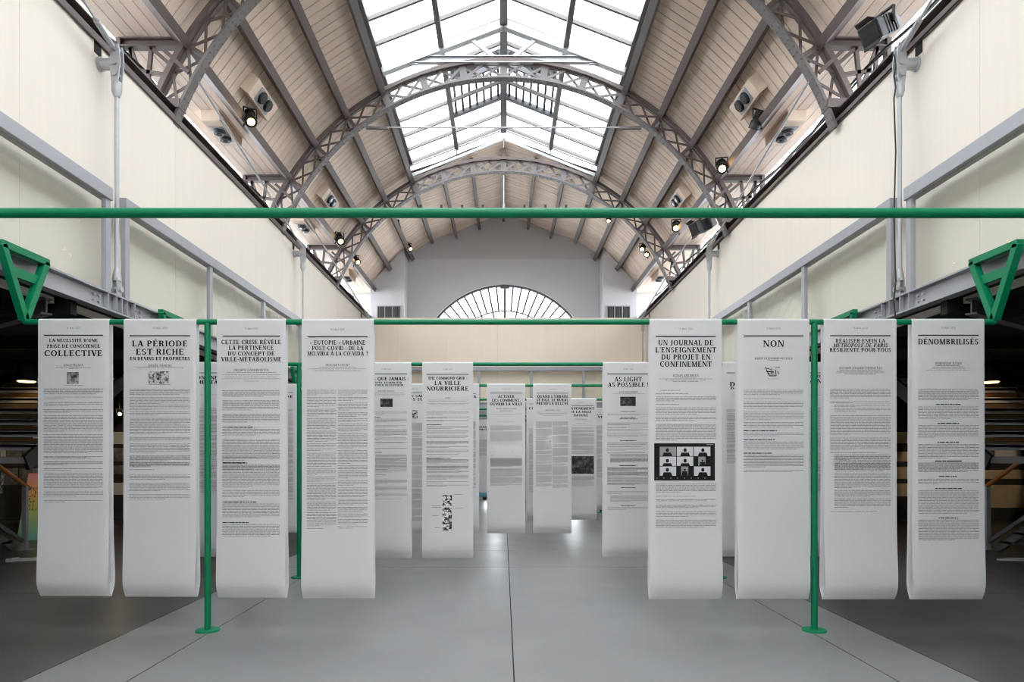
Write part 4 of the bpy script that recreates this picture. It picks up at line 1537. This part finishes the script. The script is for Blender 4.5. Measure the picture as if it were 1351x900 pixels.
o, flat, r = banner(Y2, 557, 624, 737, 'white paper banner headed LA VILLE NOURRICIÈRE with a tall ornate drawing, second row', [
    ('date', '15 MAI 2020', 487.2), ('rule', 494), ('t', 'THE COMMOND GRID :', 3.5, 499, 52), ('t', 'LA VILLE', 5.3, 505.4, 35), ('t', 'NOURRICIÈRE', 5.6, 512.7, 55.5),
    ('a', 'CABE', 1.9, 525, 7), ('sub', [(528, 54), (529.6, 50), (532.5, 54), (534, 46)]),
    ('body', S2([(467, 490), (505, 520), (530, 541), (563, 568, 'h'), (575, 596), (608, 630), (643, 666), (685, 711), (725, 738), (750, 773), (783, 788), (812, 818, 'h'), (822, 838), (850, 859), (872, 900)]) + S2b([(12, 18, 'h'), (20, 36), (45, 61), (70, 81), (90, 111), (118, 128), (134, 142)]))], G2)
flat([r(583.8, 596.3, 653, 700)], 'ornate_drawing', M['ph5'])
flat([r(xa, xb, y, y + .5) for xa, xb, y in ((598, 610, 652), (570, 581, 667), (570, 582, 669), (570, 578, 680), (600, 610, 670), (573, 581, 696))], 'caption', M['ink3'])['kind'] = 'stuff'
banner(Y2, 795.5, 862, 736, 'white paper banner headed AS LIGHT AS POSSIBLE with a small framed photo, second row', [
    ('date', '16 MAI 2020', 486.8), ('rule', 493.5), ('t', 'AS LIGHT', 6, 500.4, 36), ('t', 'AS POSSIBLE !', 6, 507.6, 53.5), ('sub', [(511, 9)]),
    ('a', 'ALEX DESCHAMPS', 2.2, 517.2, 25), ('sub', [(519.6, 42)]), ('pic', 818.2, 838.7, 523.5, 535.8, 'ph3'),
    ('body', blocks(5.625, 480, [(352, 358, 'c'), (368, 386), (397, 402, 'c'), (407, 412, 'c'), (436, 456), (465, 481), (485, 500), (515, 519), (525, 541), (567, 573, 'c'), (582, 601), (608, 620), (628, 646), (656, 665), (667, 730, 'i'), (753, 759, 'c'), (770, 791), (802, 826), (843, 872), (885, 900)]) + S2b([(18, 36, 'i'), (45, 51, 'c'), (55, 71), (75, 100), (105, 132), (145, 149, 'c'), (162, 176), (180, 210, 'i'), (225, 229, 'c'), (233, 246)]))], G2)
banner(Y2, 876, 943, 736, 'white paper banner of the second row hidden behind the UN JOURNAL banner', [('rule', 493), ('body', rnd_blocks(538, 650, 1.28, 13))], G2)
banner(Y2, 953, 1020, 735, 'second-row paper banner, a strip seen beside the NON banner', [
    ('rule', 492), ('t', 'DENSITÉ', 5.8, 507, 48), ('t', 'DE LA VILLE', 2.4, 512.4, 46), ('sub', [(522, 40)]), ('body', rnd_blocks(540, 612, 1.28, 14))], G2)
banner(Y2, 1034, 1101, 735, 'white paper banner of the second row, seen behind the right green post', [
    ('rule', 492), ('t', 'TOUT RETOUR', 3.6, 496.4, 50), ('t', 'DOMAINE', 6, 503, 46), ('sub', [(521.5, 50)]), ('body', rnd_blocks(538, 650, 1.28, 15))], G2)

# third row
Y3 = ROWS[3]
G3 = 'paper banners of the third row'
banner(Y3, 340, 391.5, 703, 'third-row paper banner, a strip seen beside the second rack post', [
    ('rule', 518), ('t', 'LE MONDE', 3.6, 523.4, 42), ('body', rnd_blocks(540, 660, 1.0, 21))], G3)
banner(Y3, 521, 571.5, 704, 'third-row paper banner between PLUS QUE JAMAIS and LA VILLE NOURRICIÈRE', [
    ('rule', 518.3), ('date', '14 MAI 2020', 513.3), ('t', 'BORDS SAINS,', 3.5, 522.6, 41), ('t', 'PIEDS SUR', 3.5, 527, 34), ('sub', [(532, 40)]), ('pic', 541, 551, 541, 552.5, 'ph2'),
    ('body', rnd_blocks(558, 688, 1.0, 22))], G3)
banner(Y3, 582, 632, 703, 'third-row paper banner, its edge seen just right of LA VILLE NOURRICIÈRE', [
    ('rule', 519.3), ('t', 'LA TRANSITION', 3.6, 523.5, 43), ('sub', [(542, 20)]), ('body', rnd_blocks(556, 645, 1.0, 23))], G3)
banner(Y3, 642.5, 693, 704, 'white paper banner headed ACTIVER LES COMMUNS with pale sketches, third row', [
    ('date', '14 MAI 2020', 513.5), ('rule', 518.8), ('t', 'ACTIVER', 3.5, 523.2, 22), ('t', 'LES COMMUNS,', 3.5, 528.2, 37.5), ('t', 'OUVRIR LA VILLE', 3.5, 533.2, 43),
    ('a', 'MARC ARMENGAUD', 1.6, 539.2, 26), ('a', 'MAUD LE FLOC’H', 1.6, 542.4, 17), ('sub', [(546.7, 42), (556.4, 24)]),
    ('body', blocks(5.625, 480, [(458, 495), (503, 576)])), ('pic', 647.5, 690, 587, 602.6, 'ph4'),
    ('body', blocks(5.625, 480, [(703, 762), (775, 838), (846, 892)]) + S2b([(14, 55), (65, 70), (100, 126), (132, 138)]))], G3)
banner(Y3, 703.5, 754, 704, 'white paper banner headed QUAND L’URBAIN SE FIGE with two text columns, third row', [
    ('date', '16 MAI 2020', 513.5), ('rule', 518.9), ('t', "QUAND L'URBAIN", 3.5, 523.2, 40), ('t', 'SE FIGE, LE RURAL', 3.5, 527.7, 42), ('t', 'PREND LA RELÈVE', 3.5, 532.4, 42.5),
    ('a', 'CHRISTOPHE CUZIN', 1.6, 541.4, 20), ('sub', [(544, 42), (545.5, 40), (547, 38), (548.5, 24)]),
    ('body', rnd_blocks(556, 642, 1.0, 24), {'x': (707.3, 727.8)}), ('body', rnd_blocks(556, 644, 1.0, 25), {'x': (729.2, 749.5)}), ('pic', 721.3, 735.2, 576, 591.5, 'ph4')], G3)
banner(Y3, 902, 953.2, 703, 'third-row paper banner, a sliver seen right of the UN JOURNAL banner', [
    ('rule', 518.5), ('t', 'POUR TOUS', 3.6, 523.5, 46), ('t', 'SANS STOP', 3.6, 528.2, 46), ('body', rnd_blocks(556, 650, 1.0, 26))], G3)

# fourth row and beyond
Y4, Y5, Y7 = ROWS[4], ROWS[5], ROWS[7]
G4 = 'paper banners of the far rows'
banner(Y4, 694.5, 736.5, 686, 'white paper banner of the fourth row, a strip seen left of QUAND L’URBAIN', [
    ('rule', 533), ('t', 'CONSTRUIRE', 3, 538.8, 36), ('body', rnd_blocks(565, 650, .9, 31))], G4)
banner(Y4, 745.5, 787, 686, 'white paper banner headed AVÈNEMENT DE LA VILLE NATURE with a dark photo, fourth row', [
    ('date', '14 MAI 2020', 530.8), ('rule', 535.4), ('t', "L'AVÈNEMENT", 3, 539, 35), ('t', 'DE LA VILLE', 3, 543.5, 29), ('t', 'NATURE', 3, 548, 19.5),
    ('a', 'ANTOINE TALON', 1.5, 553.3, 16), ('sub', [(555.8, 30), (558.4, 14), (561, 30)]), ('body', rnd_blocks(564, 599, .9, 32)), ('pic', 753.6, 783.6, 602, 625.4, 'ph3'),
    ('body', rnd_blocks(627.5, 642, .9, 33))], G4)
banner(Y5, 775, 810, 673, 'white paper banner of the fifth row, a strip seen left of AS LIGHT AS POSSIBLE', [
    ('rule', 546.5), ('t', 'VIVRE', 3, 550.2, 20, {'cx': 798}), ('sub', [(554.5, 20)]), ('body', rnd_blocks(561, 630, .75, 34))], G4)
banner(Y7, 621, 647, 656, 'farthest-row paper banner, seen in the gap beside ACTIVER LES COMMUNS', [
    ('t', 'RÉSEAU', 2.4, 563.4, 17), ('t', 'ESPRIT', 2.4, 566.8, 17), ('sub', [(575, 12)]), ('body', rnd_blocks(580, 602, .6, 35))], G4)


# ------------------------------------------------------------------ aisles under the galleries
def picture_card(x, y, z0, w, h, m, label, g):
    tag(MB().box(x - w / 2, x + w / 2, y - .012, y, z0, z0 + h).build('exhibit_panel', M[m]), label, 'exhibit panel', g)


lw = {-1: 'left', 1: 'right'}
ye = 16.19
cards = {
    -1: [((1, 588), (8, 611), 'card', 'white exhibit card'), ((9, 588), (29, 611), 'ph6', 'grey city photo'), ((30, 588), (54, 611), 'ph6', 'dark photo'), ((44, 562), (62, 580), 'card', 'white text card above the photos'),
         ((2, 618), (24, 640), 'ph6', 'grey photo of the lower row'), ((26, 618), (52, 640), 'ph6', 'pale photo of the lower row'),
         ((148, 570), (166, 586), 'card', 'white card in the first banner gap'), ((150, 591), (166, 609), 'ph6', 'photo in the first banner gap'), ((148, 614), (166, 626), 'ph6', 'narrow photo in the first banner gap'), ((150, 637), (166, 653), 'card', 'low white card in the first banner gap')],
    1: [((1290, 566), (1310, 610), 'ph6', 'tall brown photo'), ((1312, 590), (1347, 609), 'card', 'white text panel'), ((1291, 620), (1351, 632), 'tan', 'tan drawing strip'), ((1298, 640), (1352, 670), 'tan', 'tan plan drawing'),
        ((1182, 570), (1200, 585), 'tan', 'top tan sheet by the last banner'), ((1182, 596), (1200, 609), 'tan', 'second tan sheet by the last banner'), ((1182, 616), (1200, 632), 'tan', 'third tan sheet by the last banner'), ((1182, 638), (1200, 655), 'tan', 'lowest tan sheet by the last banner')],
}
for s in (-1, 1):
    for (xa, ya), (xb, yb), m, lab in cards[s]:
        p, q = P(xa, yb, ye), P(xb, ya, ye)
        picture_card((p.x + q.x) / 2, ye, p.z, q.x - p.x, q.z - p.z, m, '%s on the end wall of the %s aisle' % (lab, lw[s]), 'exhibit panels in the %s aisle' % lw[s])

for s in (-1, 1):
    # staircase: an upper flight rising away from the camera
    xi, xo = CX + s * 6.0, CX + s * 7.62
    t = thing('staircase', 'open steel staircase in the dark %s aisle, seen from below' % lw[s], 'staircase', (CX + s * 8, 9.5, 0), 'staircases under the galleries')
    n = 7
    y0, z0, dy, dz = 8.7, 1.62, .3, .175
    for i in range(n):
        y, z = y0 + dy * i, z0 + dz * i
        MB().box(xi, xo, y, y + .29, z, z + .035).box(xi, xo, y, y + .03, z - .035, z + .045).build('tread', M['tread'], t)
        MB().box(xi + s * .03, xo, y + .27, y + .285, z + .05, z + dz - .05).build('riser_board', M['brown_board'], t)
    for x in (xi, xo):
        MB().beam((x, y0 - .2, z0 - .2), (x, y0 + dy * n, z0 + dz * n - .08), .05, .2).build('stringer', M['black'], t)
    MB().box(xi, xo, 7.6, y0, z0 - .2, z0 - .12).build('landing', M['dark_steel'], t)
    for x in (xi, xo):
        MB().box(x - .05, x + .05, 7.65, 7.75, 0, z0 - .2).build('leg', M['dark_steel'], t)
    # lower flight with wooden handrail
    hx = (33 - VX) * 11.1 / F if s < 0 else (1303 - VX) * 11.1 / F
    t = thing('stair_railing', 'wooden handrail on a grey post with glass infill, foot of the %s stair' % lw[s], 'railing', (hx, 11.1, 0), 'stair railings')
    pa_, pb = P(33, 641, 11.1), Vector((hx, 9.3, 2.04))
    pa_.x = hx
    MB().tube((hx, 11.2, pa_.z - .05), pb, .034, 16).build('handrail', M['handwood'], t)
    MB().tube((hx, 11.2, pa_.z - .05), (hx, 11.215, pa_.z - .06), .03, 16).build('end_cap', M['galv'], t)
    MB().box(hx - .035, hx + .035, 11.07, 11.13, 0, pa_.z - .01).build('post', M['steel'], t)
    MB().box(hx - .1, hx + .1, 11.0, 11.2, 0, .012).build('base_plate', M['steel'], t)
    MB().beam((hx, 11.05, .14), (hx, 9.0, 1.38), .03, .06).build('lower_rail', M['dark_steel'], t)
    MB().hexa([(hx - .005, 11.0, .22), (hx + .005, 11.0, .22), (hx + .005, 11.0, .98), (hx - .005, 11.0, .98)], [(hx - .005, 9.2, 1.34), (hx + .005, 9.2, 1.34), (hx + .005, 9.2, 2.1), (hx - .005, 9.2, 2.1)]).build('glass_panel', M['glass'], t)
    t = thing('lower_stair', 'lowest steel steps at the foot of the %s stair' % lw[s], 'staircase', (hx - s * .0, 10, 0), 'staircases under the galleries')
    for i in range(9):
        y, z = 10.9 - .27 * i, .17 * (i + 1)
        MB().box(hx + s * .06, hx + s * 1.4, y - .29, y, z - .035, z).build('tread', M['dark_steel'], t)
    MB().beam((hx + s * .08, 11.0, .02), (hx + s * .08, 8.5, 1.5), .04, .13).build('stringer', M['dark_steel'], t)
    MB().beam((hx + s * 1.36, 11.0, .02), (hx + s * 1.36, 8.5, 1.5), .04, .13).build('stringer', M['dark_steel'], t)

    # bracing bars under the gallery floor
    b = MB()
    for ya in (2.6, 7.0, 11.4, 15.8):
        b = MB()
        ibeam(b, (CX + s * 4.4, ya - .5, 2.93), (CX + s * 9.8, ya + 3.1, 2.93), .1, .16)
        tag(b.build('floor_brace', M['dark_steel']), 'diagonal grey steel brace under the %s gallery floor, %s' % (lw[s], {2.6: 'nearest the camera', 7.0: 'second from the camera', 11.4: 'third from the camera', 15.8: 'farthest'}[ya]), 'brace')

    # dome lamps hung under the gallery
    px_, py_, Yl = ((35, 503, 9.9) if s < 0 else (1306, 504, 9.9))
    p = P(px_, py_, Yl)
    t = thing('dome_lamp', 'black cylinder lamp with glowing warm mouth under the %s gallery' % lw[s], 'lamp', p, 'cylinder lamps under the galleries')
    MB().lathe(p + Vector((0, 0, .3)), p, [(.02, 0), (.09, .05), (.12, .2), (.125, 1)], 24).build('lamp_shade', M['black'], t)
    MB().lathe(p + Vector((0, 0, .0)), p + Vector((0, 0, -.015)), [(.118, 0), (.1, 1)], 24).build('lamp_mouth', M['dome'], t)
    MB().tube(p + Vector((0, 0, .3)), (p.x, p.y, 3.05), .012, 8).build('stem', M['black'], t)
    li = bpy.data.lights.new('dome_lamp_light', 'SPOT')
    li.energy, li.color, li.spot_size, li.shadow_soft_size = 14, (1, .72, .42), rad(95), .08
    lo = bpy.data.objects.new('dome_lamp_light', li)
    COL.objects.link(lo)
    lo.parent = t
    lo.location = (0, 0, -.05)
p = P(158, 545, 14.5)
spot(p, (.45, -.8, -.35), 'small lit spotlight deep in the left aisle, seen between the first two banners', 1, .7, (p.x, p.y, 3.07), 5)
p = P(1192, 497, 13.5)
spot(p, (-.2, .8, -.5), 'spotlight, its light added, turned to the end wall of the right aisle, between the last two banners', 1, 1.2, (p.x, p.y, 3.07), 70)  # fixture taken as unlit; lit and aimed here to brighten the panels
for s, lab in ((-1, 'left'), (1, 'right')):  # extra lamps added to brighten the exhibit panels
    spot((s * 10.6, 13.2, 2.75), (.05 * s, .9, -.42), 'added fill spotlight turned to the exhibit panels at the outer side of the %s aisle' % lab, 1, 1.1, (s * 10.6, 13.2, 3.07), 70)
spot((-8.3, 13.3, 2.75), (0, .9, -.45), 'added fill spotlight turned to the end wall of the left aisle, behind the first banner', 1, 1.1, (-8.3, 13.3, 3.07), 70)  # added fill lamp for the end wall panels
spot((-8.3, 10.6, 2.75), (0, .72, -.78), 'added fill spotlight turned down to the leaning gradient poster', 1, 1.1, (-8.3, 10.6, 3.07), 55)  # added fill lamp that brightens the poster

# leaning poster board on the left
q0, q1 = P(22, 712, 12.4), P(86, 625, 12.4)
t = thing('poster_board', 'leaning board with pink to green gradient poster, lettered CHAMPS ELYSÉES', 'poster board', (q0.x, 12.4, 0))
xL, xR, zt = q0.x, q1.x, q1.z
lean = .28
qv = lambda x, f, d=0.0: Vector((x + (.02 if f else 0), 12.4 + lean * f + d, zt * f))
MB().hexa([qv(xL, 0), qv(xR, 0), qv(xR, 1), qv(xL, 1)], [qv(xL, 0, .015), qv(xR, 0, .015), qv(xR, 1, .015), qv(xL, 1, .015)]).build('front_board', M['poster'], t)
MB().hexa([Vector((xL, 12.4 + 2 * lean, 0)), Vector((xR, 12.4 + 2 * lean, 0)), qv(xR, 1, .02), qv(xL, 1, .02)],
          [Vector((xL, 12.42 + 2 * lean, 0)), Vector((xR, 12.42 + 2 * lean, 0)), qv(xR, 1, .035), qv(xL, 1, .035)]).build('rear_board', M['brown_board'], t)
b = MB()
for s_, fy in (('CHAMPS', .64), ('ÉLYSÉES', .44)):
    pl, tw = text_polys(s_, .06, .035)
    k = .17
    for pg in pl:
        b.poly([qv(xL + .04 + a * k * .8, fy + bb * k / zt, -.003) for a, bb in pg])
b.build('poster_lettering', M['ink'], t, recalc=False)

# loose timber battens on the floor at both sides
pp = [P(15, 741, 9.8), P(52, 738, 9.8)]
b = MB().beam((pp[0].x - .0, 9.78, .02), (pp[1].x + .3, 9.95, .02), .03, .03)
b.beam((pp[0].x, 9.86, .02), (pp[1].x + .3, 9.95, .05), .03, .03)
b.box(pp[0].x - .04, pp[0].x + .04, 9.74, 9.9, 0, .05)
tag(b.build('timber_batten', M['card']), 'pale thin timber battens lying on the floor beside the leaning poster', 'timber')
pp = P(1316, 738, 9.9)
tag(MB().path([(pp.x, 9.9, .015), (pp.x + .25, 10.0, .015), (pp.x + .8, 9.95, .015), (pp.x + .9, 9.8, .015), (pp.x + .4, 9.78, .015), (pp.x + .02, 9.86, .015)], .014, 6, True).build('cable', M['card']),
    'pale loop of cable on the floor of the right aisle', 'cable')

# small stool with blue-green seat far down the hall
p = P(637, 668, 21.0)
t = thing('stool', 'small blue-green box stool far down the hall', 'stool', (p.x, 20.6, 0))
M['teal'] = mat('teal_paint', (70, 130, 150), .5)
MB().box(p.x - .2, p.x + .2, 20.4, 20.8, .34, .44).build('seat', M['teal'], t, bevel=.01)
for dx in (-.17, .17):
    for dy_ in (-.17, .17):
        MB().box(p.x + dx - .02, p.x + dx + .02, 20.6 + dy_ - .02, 20.6 + dy_ + .02, 0, .34).build('leg', M['dark_steel'], t)
